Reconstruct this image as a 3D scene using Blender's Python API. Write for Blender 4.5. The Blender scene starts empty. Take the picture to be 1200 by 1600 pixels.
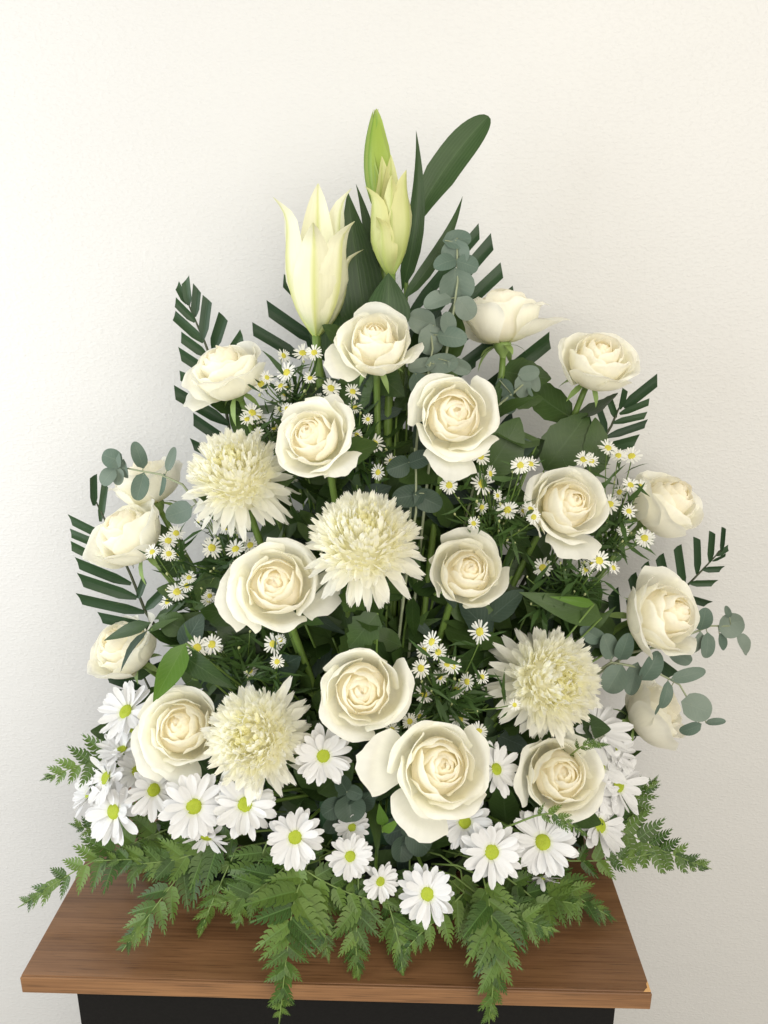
import bpy, math, random
import numpy as np
from mathutils import Matrix, Vector

random.seed(7)
rng = np.random.default_rng(11)
SC = bpy.context.scene
COL = SC.collection
V3 = lambda *a: np.array(a, float)
def nrm(v):
    v = np.asarray(v, float)
    return v / max(1e-9, np.linalg.norm(v))

# ------------------------------------------------------------------ camera
CAM = V3(0, -0.575, 0.639)
PITCH = math.radians(16.4)
FPX = 1202.0
cam = bpy.data.cameras.new('camera')
cam.sensor_fit = 'VERTICAL'; cam.sensor_height = 24.0
cam.lens = FPX / 1600 * 24
cam.clip_start = 0.01; cam.clip_end = 50
camo = bpy.data.objects.new('camera', cam); COL.objects.link(camo)
camo.location = CAM
camo.rotation_euler = (math.radians(90) - PITCH, 0, 0)
SC.camera = camo
CP, SP = math.cos(PITCH), math.sin(PITCH)

# ------------------------------------------------------------------ world, lamps, exposure
world = bpy.data.worlds.new('World'); SC.world = world
world.use_nodes = True
bg = world.node_tree.nodes['Background']
bg.inputs[0].default_value = (1.0, 0.955, 0.885, 1)
bg.inputs[1].default_value = 0.54
def area(name, loc, target, size, energy, color):
    l = bpy.data.lights.new(name, 'AREA'); l.shape = 'RECTANGLE'
    l.size, l.size_y = size; l.energy = energy; l.color = color
    o = bpy.data.objects.new(name, l); COL.objects.link(o)
    o.location = loc
    o.rotation_euler = (Vector(target) - Vector(loc)).to_track_quat('-Z', 'Y').to_euler()
    return o
area('window_light', (-1.5, -0.55, 0.55), (0, 0.2, 0.25), (1.0, 1.3), 20, (0.90, 0.95, 1.0))
area('ceiling_light', (0.35, -1.15, 1.75), (0, 0.2, 0.25), (1.1, 0.9), 8, (1.0, 0.92, 0.78))
area('room_light', (0.85, -2.1, 0.7), (0.1, 0.2, 0.2), (2.2, 1.7), 36, (1.0, 0.955, 0.87))
SC.view_settings.view_transform = 'Standard'
SC.view_settings.look = 'None'
SC.view_settings.exposure = 0.18
SC.view_settings.gamma = 1.0
SC.cycles.use_denoising = True
SC.cycles.max_bounces = 22
SC.cycles.diffuse_bounces = 18
SC.cycles.transmission_bounces = 18
SC.cycles.transparent_max_bounces = 4

# ------------------------------------------------------------------ pixel rays -> points at a real depth behind the table's front edge
def ray(px, py):
    dx, dy = (px - 600) / FPX, (py - 800) / FPX
    return V3(dx, CP - dy * SP, -SP - dy * CP)
def W(px, py, y):
    d = ray(px, py)
    return CAM + d * ((y - CAM[1]) / d[1])
def WZ(px, py, z):
    d = ray(px, py)
    return CAM + d * ((z - CAM[2]) / d[2])
def pxs(px, py, y):                     # metres per pixel there
    d = ray(px, py)
    return ((y - CAM[1]) / d[1]) / FPX
def ydef(px, py):
    return min(0.24, 0.055 + 0.12 * ((px - 600) / 500) ** 2 + 0.105 * max(0, (1350 - py)) / 1000)

# ------------------------------------------------------------------ materials
def new_mat(name):
    m = bpy.data.materials.new(name); m.use_nodes = True
    nt = m.node_tree; nt.nodes.clear()
    out = nt.nodes.new('ShaderNodeOutputMaterial')
    p = nt.nodes.new('ShaderNodeBsdfPrincipled')
    nt.links.new(p.outputs[0], out.inputs[0])
    return m, nt, p, out
def petal_mat(name, rough=0.5, trans=0.3, vein=0.05, streak=40, spec=0.25):
    m, nt, p, out = new_mat(name)
    N, L = nt.nodes, nt.links
    a = N.new('ShaderNodeAttribute'); a.attribute_name = 'pigment'
    uv = N.new('ShaderNodeUVMap')
    mp = N.new('ShaderNodeMapping'); mp.inputs['Scale'].default_value = (streak, 3, 1)
    L.new(uv.outputs[0], mp.inputs[0])
    n = N.new('ShaderNodeTexNoise'); n.inputs['Scale'].default_value = 1.0; n.inputs['Detail'].default_value = 3
    L.new(mp.outputs[0], n.inputs[0])
    r = N.new('ShaderNodeMapRange'); r.inputs[1].default_value = 0.3; r.inputs[2].default_value = 0.7
    r.inputs[3].default_value = 0.965; r.inputs[4].default_value = 1.02
    L.new(n.outputs[0], r.inputs[0])
    mx = N.new('ShaderNodeMix'); mx.data_type = 'RGBA'; mx.blend_type = 'MULTIPLY'; mx.inputs[0].default_value = 1
    L.new(a.outputs['Color'], mx.inputs[6]); L.new(r.outputs[0], mx.inputs[7])
    L.new(mx.outputs[2], p.inputs['Base Color'])
    p.inputs['Roughness'].default_value = rough
    p.inputs['Specular IOR Level'].default_value = spec
    b = N.new('ShaderNodeBump'); b.inputs['Strength'].default_value = vein; b.inputs['Distance'].default_value = 0.002
    L.new(n.outputs[0], b.inputs['Height']); L.new(b.outputs[0], p.inputs['Normal'])
    t = N.new('ShaderNodeBsdfTranslucent'); L.new(mx.outputs[2], t.inputs[0])
    ms = N.new('ShaderNodeMixShader'); ms.inputs[0].default_value = trans
    L.new(p.outputs[0], ms.inputs[1]); L.new(t.outputs[0], ms.inputs[2]); L.new(ms.outputs[0], out.inputs[0])
    return m
def leaf_mat(name, c1, c2, rough=0.4, trans=0.12, veins=9.0, rib=(0.16, 0.24, 0.08), vstr=0.35, bloom=0.0, back=None):
    m, nt, p, out = new_mat(name)
    N, L = nt.nodes, nt.links
    uv = N.new('ShaderNodeUVMap')
    sx = N.new('ShaderNodeSeparateXYZ'); L.new(uv.outputs[0], sx.inputs[0])
    def math_(op, a, b=None, cl=False):
        k = N.new('ShaderNodeMath'); k.operation = op; k.use_clamp = cl
        for i, v in enumerate((a, b)):
            if v is None: continue
            if isinstance(v, (int, float)): k.inputs[i].default_value = v
            else: L.new(v, k.inputs[i])
        return k.outputs[0]
    au = math_('ABSOLUTE', math_('MULTIPLY', math_('SUBTRACT', sx.outputs[0], 0.5), 2.0))
    midrib = math_('SUBTRACT', 1.0, math_('MULTIPLY', au, 14.0), True)
    ph = math_('MULTIPLY', math_('SUBTRACT', math_('MULTIPLY', sx.outputs[1], 1.0), math_('MULTIPLY', au, 0.25)), veins * 6.283)
    vn = math_('POWER', math_('ABSOLUTE', math_('COSINE', ph)), 18.0) if veins else math_('POWER', math_('ABSOLUTE', math_('COSINE', math_('MULTIPLY', sx.outputs[0], 34.0))), 5.0)
    vv = math_('MAXIMUM', midrib, math_('MULTIPLY', vn, 0.35))
    obi = N.new('ShaderNodeObjectInfo')
    geo = N.new('ShaderNodeTexCoord')
    n = N.new('ShaderNodeTexNoise'); n.inputs['Scale'].default_value = 70; n.inputs['Detail'].default_value = 4
    L.new(geo.outputs['Object'], n.inputs[0])
    f = math_('ADD', math_('MULTIPLY', n.outputs[0], 0.7), math_('MULTIPLY', math_('SUBTRACT', obi.outputs['Random'], 0.42), 1.0), True)
    mx = N.new('ShaderNodeMix'); mx.data_type = 'RGBA'
    mx.inputs[6].default_value = (*c1, 1); mx.inputs[7].default_value = (*c2, 1)
    L.new(f, mx.inputs[0])
    m2 = N.new('ShaderNodeMix'); m2.data_type = 'RGBA'
    L.new(math_('MULTIPLY', vv, vstr), m2.inputs[0]); L.new(mx.outputs[2], m2.inputs[6]); m2.inputs[7].default_value = (*rib, 1)
    colr = m2.outputs[2]
    if back:
        g = N.new('ShaderNodeNewGeometry')
        m3 = N.new('ShaderNodeMix'); m3.data_type = 'RGBA'
        L.new(g.outputs['Backfacing'], m3.inputs[0]); L.new(colr, m3.inputs[6]); m3.inputs[7].default_value = (*back, 1)
        colr = m3.outputs[2]
    L.new(colr, p.inputs['Base Color'])
    p.inputs['Roughness'].default_value = rough
    p.inputs['Specular IOR Level'].default_value = 0.3
    b = N.new('ShaderNodeBump'); b.inputs['Strength'].default_value = 0.25; b.inputs['Distance'].default_value = 0.001
    hh = math_('ADD', math_('MULTIPLY', vv, -0.6), n.outputs[0])
    L.new(hh, b.inputs['Height']); L.new(b.outputs[0], p.inputs['Normal'])
    t = N.new('ShaderNodeBsdfTranslucent'); L.new(colr, t.inputs[0])
    ms = N.new('ShaderNodeMixShader'); ms.inputs[0].default_value = trans
    L.new(p.outputs[0], ms.inputs[1]); L.new(t.outputs[0], ms.inputs[2]); L.new(ms.outputs[0], out.inputs[0])
    return m
def plain_mat(name, c1, c2, scale=60, rough=0.5, bump=0.2, spec=0.4):
    m, nt, p, out = new_mat(name)
    N, L = nt.nodes, nt.links
    tc = N.new('ShaderNodeTexCoord')
    n = N.new('ShaderNodeTexNoise'); n.inputs['Scale'].default_value = scale; n.inputs['Detail'].default_value = 4
    L.new(tc.outputs['Object'], n.inputs[0])
    mx = N.new('ShaderNodeMix'); mx.data_type = 'RGBA'
    mx.inputs[6].default_value = (*c1, 1); mx.inputs[7].default_value = (*c2, 1)
    L.new(n.outputs[0], mx.inputs[0]); L.new(mx.outputs[2], p.inputs['Base Color'])
    p.inputs['Roughness'].default_value = rough; p.inputs['Specular IOR Level'].default_value = spec
    b = N.new('ShaderNodeBump'); b.inputs['Strength'].default_value = bump; b.inputs['Distance'].default_value = 0.001
    L.new(n.outputs[0], b.inputs['Height']); L.new(b.outputs[0], p.inputs['Normal'])
    return m
def wall_mat():
    m, nt, p, out = new_mat('painted_wall')
    N, L = nt.nodes, nt.links
    tc = N.new('ShaderNodeTexCoord')
    mp = N.new('ShaderNodeMapping'); mp.inputs['Scale'].default_value = (0.75, 1.0, 1.4)
    L.new(tc.outputs['Object'], mp.inputs[0])
    a = N.new('ShaderNodeTexNoise'); a.inputs['Scale'].default_value = 230; a.inputs['Detail'].default_value = 3; a.inputs['Roughness'].default_value = 0.55
    c = N.new('ShaderNodeTexNoise'); c.inputs['Scale'].default_value = 45; c.inputs['Detail'].default_value = 2
    d = N.new('ShaderNodeTexNoise'); d.inputs['Scale'].default_value = 5; d.inputs['Detail'].default_value = 2
    for t in (a, c, d): L.new(mp.outputs[0], t.inputs[0])
    pk = N.new('ShaderNodeMapRange'); pk.interpolation_type = 'SMOOTHSTEP'
    pk.inputs[1].default_value = 0.42; pk.inputs[2].default_value = 0.85
    L.new(a.outputs[0], pk.inputs[0])
    s = N.new('ShaderNodeMath'); s.operation = 'ADD'; L.new(pk.outputs[0], s.inputs[0]); L.new(c.outputs[0], s.inputs[1])
    b = N.new('ShaderNodeBump'); b.inputs['Strength'].default_value = 0.27; b.inputs['Distance'].default_value = 0.0018
    L.new(s.outputs[0], b.inputs['Height']); L.new(b.outputs[0], p.inputs['Normal'])
    mx = N.new('ShaderNodeMix'); mx.data_type = 'RGBA'
    mx.inputs[6].default_value = (0.615, 0.612, 0.597, 1); mx.inputs[7].default_value = (0.65, 0.648, 0.634, 1)
    L.new(d.outputs[0], mx.inputs[0]); L.new(mx.outputs[2], p.inputs['Base Color'])
    p.inputs['Roughness'].default_value = 0.42; p.inputs['Specular IOR Level'].default_value = 0.35
    return m
def wood_mat(name, dark, light, rough=0.3, sx=1.6, sy=70.0, sz=70.0):
    m, nt, p, out = new_mat(name)
    N, L = nt.nodes, nt.links
    tc = N.new('ShaderNodeTexCoord')
    def tex(scale, detail, dist=0.0):
        mp = N.new('ShaderNodeMapping'); mp.inputs['Scale'].default_value = scale
        L.new(tc.outputs['Object'], mp.inputs[0])
        n = N.new('ShaderNodeTexNoise'); n.inputs['Scale'].default_value = 1; n.inputs['Detail'].default_value = detail
        n.inputs['Distortion'].default_value = dist
        L.new(mp.outputs[0], n.inputs[0]); return n.outputs[0]
    broad = tex((sx, sy * 0.55, sz * 0.55), 3, 0.6)
    fine = tex((sx * 4, sy * 4.5, sz * 4.5), 4)
    pore = tex((sx * 9, sy * 9, sz * 9), 2)
    rmp = N.new('ShaderNodeValToRGB')
    e = rmp.color_ramp.elements
    e[0].position = 0.33; e[0].color = (*dark, 1); e[1].position = 0.66; e[1].color = (*light, 1)
    add = N.new('ShaderNodeMath'); add.operation = 'MULTIPLY_ADD'; add.inputs[1].default_value = 0.45
    L.new(fine, add.inputs[0])
    sc = N.new('ShaderNodeMath'); sc.operation = 'MULTIPLY'; sc.inputs[1].default_value = 0.55; L.new(broad, sc.inputs[0])
    L.new(sc.outputs[0], add.inputs[2]); L.new(add.outputs[0], rmp.inputs[0])
    r = N.new('ShaderNodeMapRange'); r.inputs[1].default_value = 0.33; r.inputs[2].default_value = 0.42; r.inputs[3].default_value = 0.62; r.inputs[4].default_value = 1.0
    L.new(pore, r.inputs[0])
    mx = N.new('ShaderNodeMix'); mx.data_type = 'RGBA'; mx.blend_type = 'MULTIPLY'; mx.inputs[0].default_value = 1
    L.new(rmp.outputs[0], mx.inputs[6]); L.new(r.outputs[0], mx.inputs[7])
    L.new(mx.outputs[2], p.inputs['Base Color'])
    p.inputs['Roughness'].default_value = rough; p.inputs['Specular IOR Level'].default_value = 0.5
    b = N.new('ShaderNodeBump'); b.inputs['Strength'].default_value = 0.12; b.inputs['Distance'].default_value = 0.0006
    L.new(fine, b.inputs['Height']); L.new(b.outputs[0], p.inputs['Normal'])
    return m

M = dict(
    rose=petal_mat('rose_petal', 0.48, 0.45, 0.05, 14),
    mum=petal_mat('chrysanthemum_petal', 0.5, 0.50, 0.08, 8),
    daisy=petal_mat('daisy_petal', 0.5, 0.25, 0.15, 9),
    lily=petal_mat('lily_petal', 0.4, 0.22, 0.12, 14, 0.4),
    disc=plain_mat('daisy_disc', (0.20, 0.30, 0.010), (0.46, 0.50, 0.03), 7, 0.6, 0.5),
    ydisc=plain_mat('aster_disc', (0.46, 0.42, 0.03), (0.68, 0.62, 0.10), 7, 0.6, 0.5),
    stem=plain_mat('rose_stem', (0.10, 0.17, 0.03), (0.15, 0.235, 0.05), 90, 0.4, 0.15),
    calyx=plain_mat('calyx', (0.17, 0.27, 0.07), (0.25, 0.35, 0.11), 120, 0.5, 0.15),
    dstem=plain_mat('dark_stem', (0.035, 0.045, 0.02), (0.06, 0.07, 0.03), 90, 0.5, 0.15),
    estem=plain_mat('eucalyptus_stem', (0.22, 0.26, 0.16), (0.30, 0.33, 0.20), 90, 0.5, 0.15),
    bud=plain_mat('aster_bud', (0.30, 0.36, 0.12), (0.55, 0.56, 0.30), 500, 0.6, 0.2),
    fern=leaf_mat('fern_leaf', (0.030, 0.070, 0.009), (0.125, 0.200, 0.036), 0.38, 0.15, 7, (0.14, 0.26, 0.07), 0.5),
    rachis=plain_mat('fern_rachis', (0.13, 0.20, 0.05), (0.18, 0.26, 0.07), 90, 0.45, 0.1),
    palm=leaf_mat('palm_leaf', (0.018, 0.045, 0.018), (0.032, 0.072, 0.026), 0.35, 0.08, 0.0, (0.05, 0.09, 0.04), 0.25),
    leaf=leaf_mat('rose_leaf', (0.026, 0.056, 0.012), (0.064, 0.112, 0.028), 0.38, 0.12, 6, (0.08, 0.13, 0.05), 0.45, back=(0.09, 0.14, 0.07)),
    lleaf=leaf_mat('lily_leaf', (0.022, 0.052, 0.014), (0.042, 0.084, 0.024), 0.36, 0.12, 0.0, (0.09, 0.15, 0.06), 0.5),
    bleaf=leaf_mat('bright_leaf', (0.075, 0.16, 0.02), (0.11, 0.21, 0.03), 0.35, 0.2, 5, (0.14, 0.24, 0.06), 0.4),
    aleaf=leaf_mat('aster_leaf', (0.026, 0.062, 0.013), (0.062, 0.120, 0.028), 0.42, 0.15, 0.0, (0.08, 0.14, 0.05), 0.3),
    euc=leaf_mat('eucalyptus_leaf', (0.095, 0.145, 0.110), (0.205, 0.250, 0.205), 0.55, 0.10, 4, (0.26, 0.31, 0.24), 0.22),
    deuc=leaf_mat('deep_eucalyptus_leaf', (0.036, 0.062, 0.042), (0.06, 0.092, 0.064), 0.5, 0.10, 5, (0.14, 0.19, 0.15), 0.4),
    foam=plain_mat('floral_foam', (0.03, 0.08, 0.03), (0.05, 0.11, 0.05), 200, 0.9, 0.3),
    bowl=plain_mat('bowl_plastic', (0.012, 0.014, 0.012), (0.02, 0.022, 0.02), 60, 0.35, 0.05),
    black=plain_mat('black_cabinet', (0.004, 0.004, 0.004), (0.008, 0.008, 0.008), 250, 0.5, 0.12, 0.15),
    floor=plain_mat('floor_tile', (0.30, 0.27, 0.23), (0.38, 0.34, 0.29), 8, 0.5, 0.05),
    wall=wall_mat(),
    top=wood_mat('table_laminate', (0.118, 0.053, 0.022), (0.245, 0.124, 0.056), 0.28, 2.6, 85, 85),
    edge=wood_mat('table_edge_band', (0.12, 0.053, 0.021), (0.29, 0.147, 0.062), 0.4, 2.2, 60, 95),
    chip=plain_mat('bare_wood', (0.60, 0.33, 0.12), (0.70, 0.42, 0.18), 300, 0.7, 0.3),
)

# ------------------------------------------------------------------ mesh helpers
def mesh(name, Vs, Fs, mat, uv=None, pig=None, smooth=True):
    me = bpy.data.meshes.new(name)
    me.from_pydata([tuple(map(float, v)) for v in Vs], [], [tuple(f) for f in Fs])
    if smooth:
        me.polygons.foreach_set('use_smooth', [True] * len(me.polygons))
    n = len(me.loops)
    if uv is not None:
        idx = np.empty(n, dtype=np.int32); me.loops.foreach_get('vertex_index', idx)
        l = me.uv_layers.new(name='UVMap')
        l.data.foreach_set('uv', np.asarray(uv, np.float32)[idx].ravel())
    if pig is not None:
        a = me.attributes.new('pigment', 'FLOAT_COLOR', 'POINT')
        c = np.ones((len(Vs), 4), np.float32); c[:, :3] = pig
        a.data.foreach_set('color', c.ravel())
    me.materials.append(mat)
    me.update()
    return me
def link(name, me, parent=None, mat4=None, kind=None):
    o = bpy.data.objects.new(name, me); COL.objects.link(o)
    if parent is not None: o.parent = parent
    if mat4 is not None: o.matrix_local = mat4
    if kind: o['kind'] = kind
    return o
def thing(name, label, cat, loc, group=None):
    o = bpy.data.objects.new(name, None); COL.objects.link(o)
    o.empty_display_size = 0.01
    o.location = tuple(map(float, loc)); o['label'] = label; o['category'] = cat
    if group: o['group'] = group
    return o
def struct(name, me, parent=None):
    o = link(name, me, parent); o['kind'] = 'structure'; return o
class MB:
    def __init__(s): s.V, s.F, s.U = [], [], []
    def add(s, V, F, U=None):
        b = len(s.V); s.V += [tuple(v) for v in V]
        s.F += [tuple(i + b for i in f) for f in F]
        s.U += [tuple(u) for u in (U if U is not None else np.full((len(V), 2), 0.25))]
    def mesh(s, name, mat, off=(0, 0, 0), smooth=True):
        return mesh(name, np.array(s.V) - np.asarray(off), s.F, mat, s.U, None, smooth)
def grid_faces(nu, nv):
    return [(j * (nu + 1) + i, j * (nu + 1) + i + 1, (j + 1) * (nu + 1) + i + 1, (j + 1) * (nu + 1) + i)
            for j in range(nv) for i in range(nu)]
def bez(p, n=8):
    p = [np.asarray(q, float) for q in p]; out = []
    for k in range(n + 1):
        q = list(p); t = k / n
        while len(q) > 1: q = [q[i] * (1 - t) + q[i + 1] * t for i in range(len(q) - 1)]
        out.append(q[0])
    return out
def tube(pts, r0, r1=None, n=6):
    pts = [np.asarray(p, float) for p in pts]; r1 = r0 if r1 is None else r1
    V, F, U = [], [], []
    ref = V3(0.31, 0.17, 0.93)
    for k, p in enumerate(pts):
        t = nrm(pts[min(k + 1, len(pts) - 1)] - pts[max(k - 1, 0)])
        a = np.cross(t, ref); a = nrm(a if np.linalg.norm(a) > 1e-3 else np.cross(t, V3(1, 0, 0))); b = np.cross(t, a)
        r = r0 + (r1 - r0) * k / (len(pts) - 1)
        for i in range(n):
            an = 2 * math.pi * i / n
            V.append(p + r * (math.cos(an) * a + math.sin(an) * b)); U.append((i / n, k / (len(pts) - 1)))
    for k in range(len(pts) - 1):
        for i in range(n):
            j = (i + 1) % n
            F.append((k * n + i, k * n + j, (k + 1) * n + j, (k + 1) * n + i))
    F.append(tuple(range(n - 1, -1, -1))); F.append(tuple((len(pts) - 1) * n + i for i in range(n)))
    return V, F, U
def tube_mesh(name, pts, r0, r1, mat, off=(0, 0, 0), n=6):
    V, F, U = tube(pts, r0, r1, n)
    return mesh(name, np.array(V) - np.asarray(off), F, mat, U)
def box(lo, hi):
    x0, y0, z0 = lo; x1, y1, z1 = hi
    V = [(x0, y0, z0), (x1, y0, z0), (x1, y1, z0), (x0, y1, z0), (x0, y0, z1), (x1, y0, z1), (x1, y1, z1), (x0, y1, z1)]
    F = [(0, 3, 2, 1), (4, 5, 6, 7), (0, 1, 5, 4), (1, 2, 6, 5), (2, 3, 7, 6), (3, 0, 4, 7)]
    return V, F
def basis(f, roll=0.0):
    Z = nrm(f); up = V3(0, 0, 1) if abs(Z[2]) < 0.985 else V3(0, 1, 0)
    Y = nrm(up - Z * np.dot(up, Z)); X = np.cross(Y, Z)
    c, s = math.cos(roll), math.sin(roll)
    return np.stack([c * X + s * Y, -s * X + c * Y, Z], 1)      # columns
# leaf shapes: half-width profile along v
def sh_oval(v): return np.sin(np.pi * np.clip(v, 0, 1) ** 0.85) ** 0.75 * (1 - 0.15 * v)
def sh_lance(v): return np.clip(np.sin(np.pi * np.clip(v, 0, 1) ** 0.7), 0, 1) ** 0.9 * (1 - 0.35 * v)
def sh_strap(v): return np.minimum(1, 0.30 + 1.6 * v) * np.sqrt(np.clip(1 - np.clip((v - 0.62) / 0.38, 0, 1) ** 2.2, 0, 1))
def sh_point(v): return np.minimum(1, 0.45 + 1.3 * v) * np.clip(1 - np.clip((v - 0.25) / 0.75, 0, 1) ** 1.7, 0, 1)
def sh_round(v): return np.sqrt(np.clip(1 - (2 * np.clip(v, 0, 1) - 1) ** 2, 0, 1)) * 0.98 + 0.02
def leaf_geo(base, tip, width, normal, shape, bow=0.08, fold=0.12, nu=4, nv=9, serr=0.0, twist=0.0, wave=0.0, side=0.0):
    base, tip = np.asarray(base, float), np.asarray(tip, float)
    L = np.linalg.norm(tip - base); T = (tip - base) / L
    Nn = np.asarray(normal, float); Nn = Nn - T * np.dot(Nn, T); Nn = nrm(Nn); S = np.cross(T, Nn)
    V, U = [], []
    ph = random.uniform(0, 6.28)
    for j in range(nv + 1):
        v = 1 - (1 - j / nv) ** 1.7
        a = twist * v; N2 = Nn * math.cos(a) + S * math.sin(a); S2 = S * math.cos(a) - Nn * math.sin(a)
        w = width / 2 * float(shape(v))
        if serr and 0 < j < nv: w *= 1 + serr * (1 if j % 2 else -1)
        for i in range(nu + 1):
            u = 2 * i / nu - 1
            p = base + T * L * v + Nn * (bow * L * 4 * v * (1 - v)) + S * (side * L * 4 * v * (1 - v))
            p = p + S2 * (w * u) + N2 * (fold * abs(u) * w + wave * w * abs(u) * math.sin(v * 11 + ph + (1.3 if u > 0 else 0)))
            V.append(p); U.append(((u + 1) / 2, v))
    return V, grid_faces(nu, nv), U
def leaf_part(name, parent, mat, base, tip, width, normal=(0, -0.8, 0.5), shape=sh_oval, kind=None, **k):
    V, F, U = leaf_geo(base, tip, width, normal, shape, **k)
    return link(name, mesh(name, np.array(V) - np.array(parent.location), F, mat, U), parent, kind=kind)
def jit(s): return rng.normal(0, s, 3)

# ------------------------------------------------------------------ the setting: wall, floor
YAW = math.radians(-1.6)
RZ = Matrix.Rotation(YAW, 4, 'Z')
V, F = box((-3, 0.0, -0.78), (3, 0.12, 2.6))
o = struct('wall', mesh('wall', V, F, M['wall'], smooth=False)); o.matrix_local = Matrix.Translation((0, 0.375, 0)) @ RZ
V, F = box((-3, -3, -0.86), (3, 0.7, -0.78))
struct('floor', mesh('floor', V, F, M['floor'], smooth=False))

# ------------------------------------------------------------------ the side table
cl, cr = WZ(31, 1527, 0), WZ(1019, 1553, 0)
tw = np.linalg.norm(cr - cl); tc = (cl + cr) / 2
TH = 0.0185
DEP = 0.335
tbl = thing('side_table', 'wood topped side table with black cabinet body under the flowers', 'table', (tc[0], tc[1], 0))
tbl.matrix_local = Matrix.Translation((tc[0], tc[1], 0)) @ Matrix.Rotation(math.atan2(cr[1] - cl[1], cr[0] - cl[0]), 4, 'Z')
def bevel_box(lo, hi, r, seg=2):
    import bmesh
    bm = bmesh.new(); V, F = box(lo, hi)
    vs = [bm.verts.new(v) for v in V]; [bm.faces.new([vs[i] for i in f]) for f in F]
    bmesh.ops.bevel(bm, geom=bm.edges[:], offset=r, segments=seg, affect='EDGES', profile=0.5)
    me = bpy.data.meshes.new('board'); bm.to_mesh(me); bm.free()
    return me
h = tw / 2
me = bevel_box((-h, 0.0022, -TH), (h, DEP, 0), 0.0008); me.materials.append(M['top']); link('tabletop', me, tbl)
me = bevel_box((-h, -0.0002, -TH - 0.0001), (h, 0.0021, -0.0005), 0.0006); me.materials.append(M['edge']); link('edge_band', me, tbl)
# chipped corner: raw board showing where the laminate broke off
pts = [(h - 0.0075, 0.0018), (h - 0.0005, 0.0022), (h - 0.0006, 0.0135), (h - 0.0025, 0.0105), (h - 0.0028, 0.0062), (h - 0.0048, 0.0046)]
V = [(x, y, 0.0001) for x, y in pts] + [(x, y, 0.0006) for x, y in pts]
n = len(pts)
F = [tuple(range(n, 2 * n))] + [(i, (i + 1) % n, n + (i + 1) % n, n + i) for i in range(n)]
link('bare_chip', mesh('bare_chip', V, F, M['chip'], smooth=False), tbl)
bl = -.0105 + np.linalg.norm(WZ(122, 1557, -TH) - WZ(31, 1554, -TH)); br = -.0075 + np.linalg.norm(WZ(1018, 1584, -TH) - WZ(958, 1583, -TH))
me = bevel_box((-h + bl, 0.012, -0.78), (h - br, DEP - 0.01, -TH - 0.0003), 0.001); me.materials.append(M['black']); link('cabinet_body', me, tbl)

# ------------------------------------------------------------------ bowl with foam (buried in the greenery)
FC = V3(0.0, 0.175, 0.0)
bw = thing('flower_bowl', 'low dark bowl of wet foam buried under the ferns', 'bowl', (FC[0], FC[1], 0.001))
prof = [(0.0, 0.0), (0.07, 0.0), (0.085, 0.012), (0.10, 0.05), (0.103, 0.052), (0.10, 0.047), (0.0, 0.044)]
V, F = [], []
for r, z in prof:
    for i in range(28):
        a = 2 * math.pi * i / 28; V.append((r * math.cos(a) * 1.15, r * math.sin(a) * 0.9, z))
for k in range(len(prof) - 1):
    for i in range(28):
        j = (i + 1) % 28; F.append((k * 28 + i, k * 28 + j, (k + 1) * 28 + j, (k + 1) * 28 + i))
link('bowl', mesh('bowl', V, F, M['bowl']), bw)
me = bevel_box((-0.07, -0.05, 0.0455), (0.07, 0.05, 0.11), 0.01, 3); me.materials.append(M['foam']); link('foam_block', me, bw)
def foam_pt(p):
    return V3(np.clip(0.22 * p[0], -0.055, 0.055) + random.uniform(-.01, .01), FC[1] + random.uniform(-0.035, 0.035), 0.095)

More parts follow.
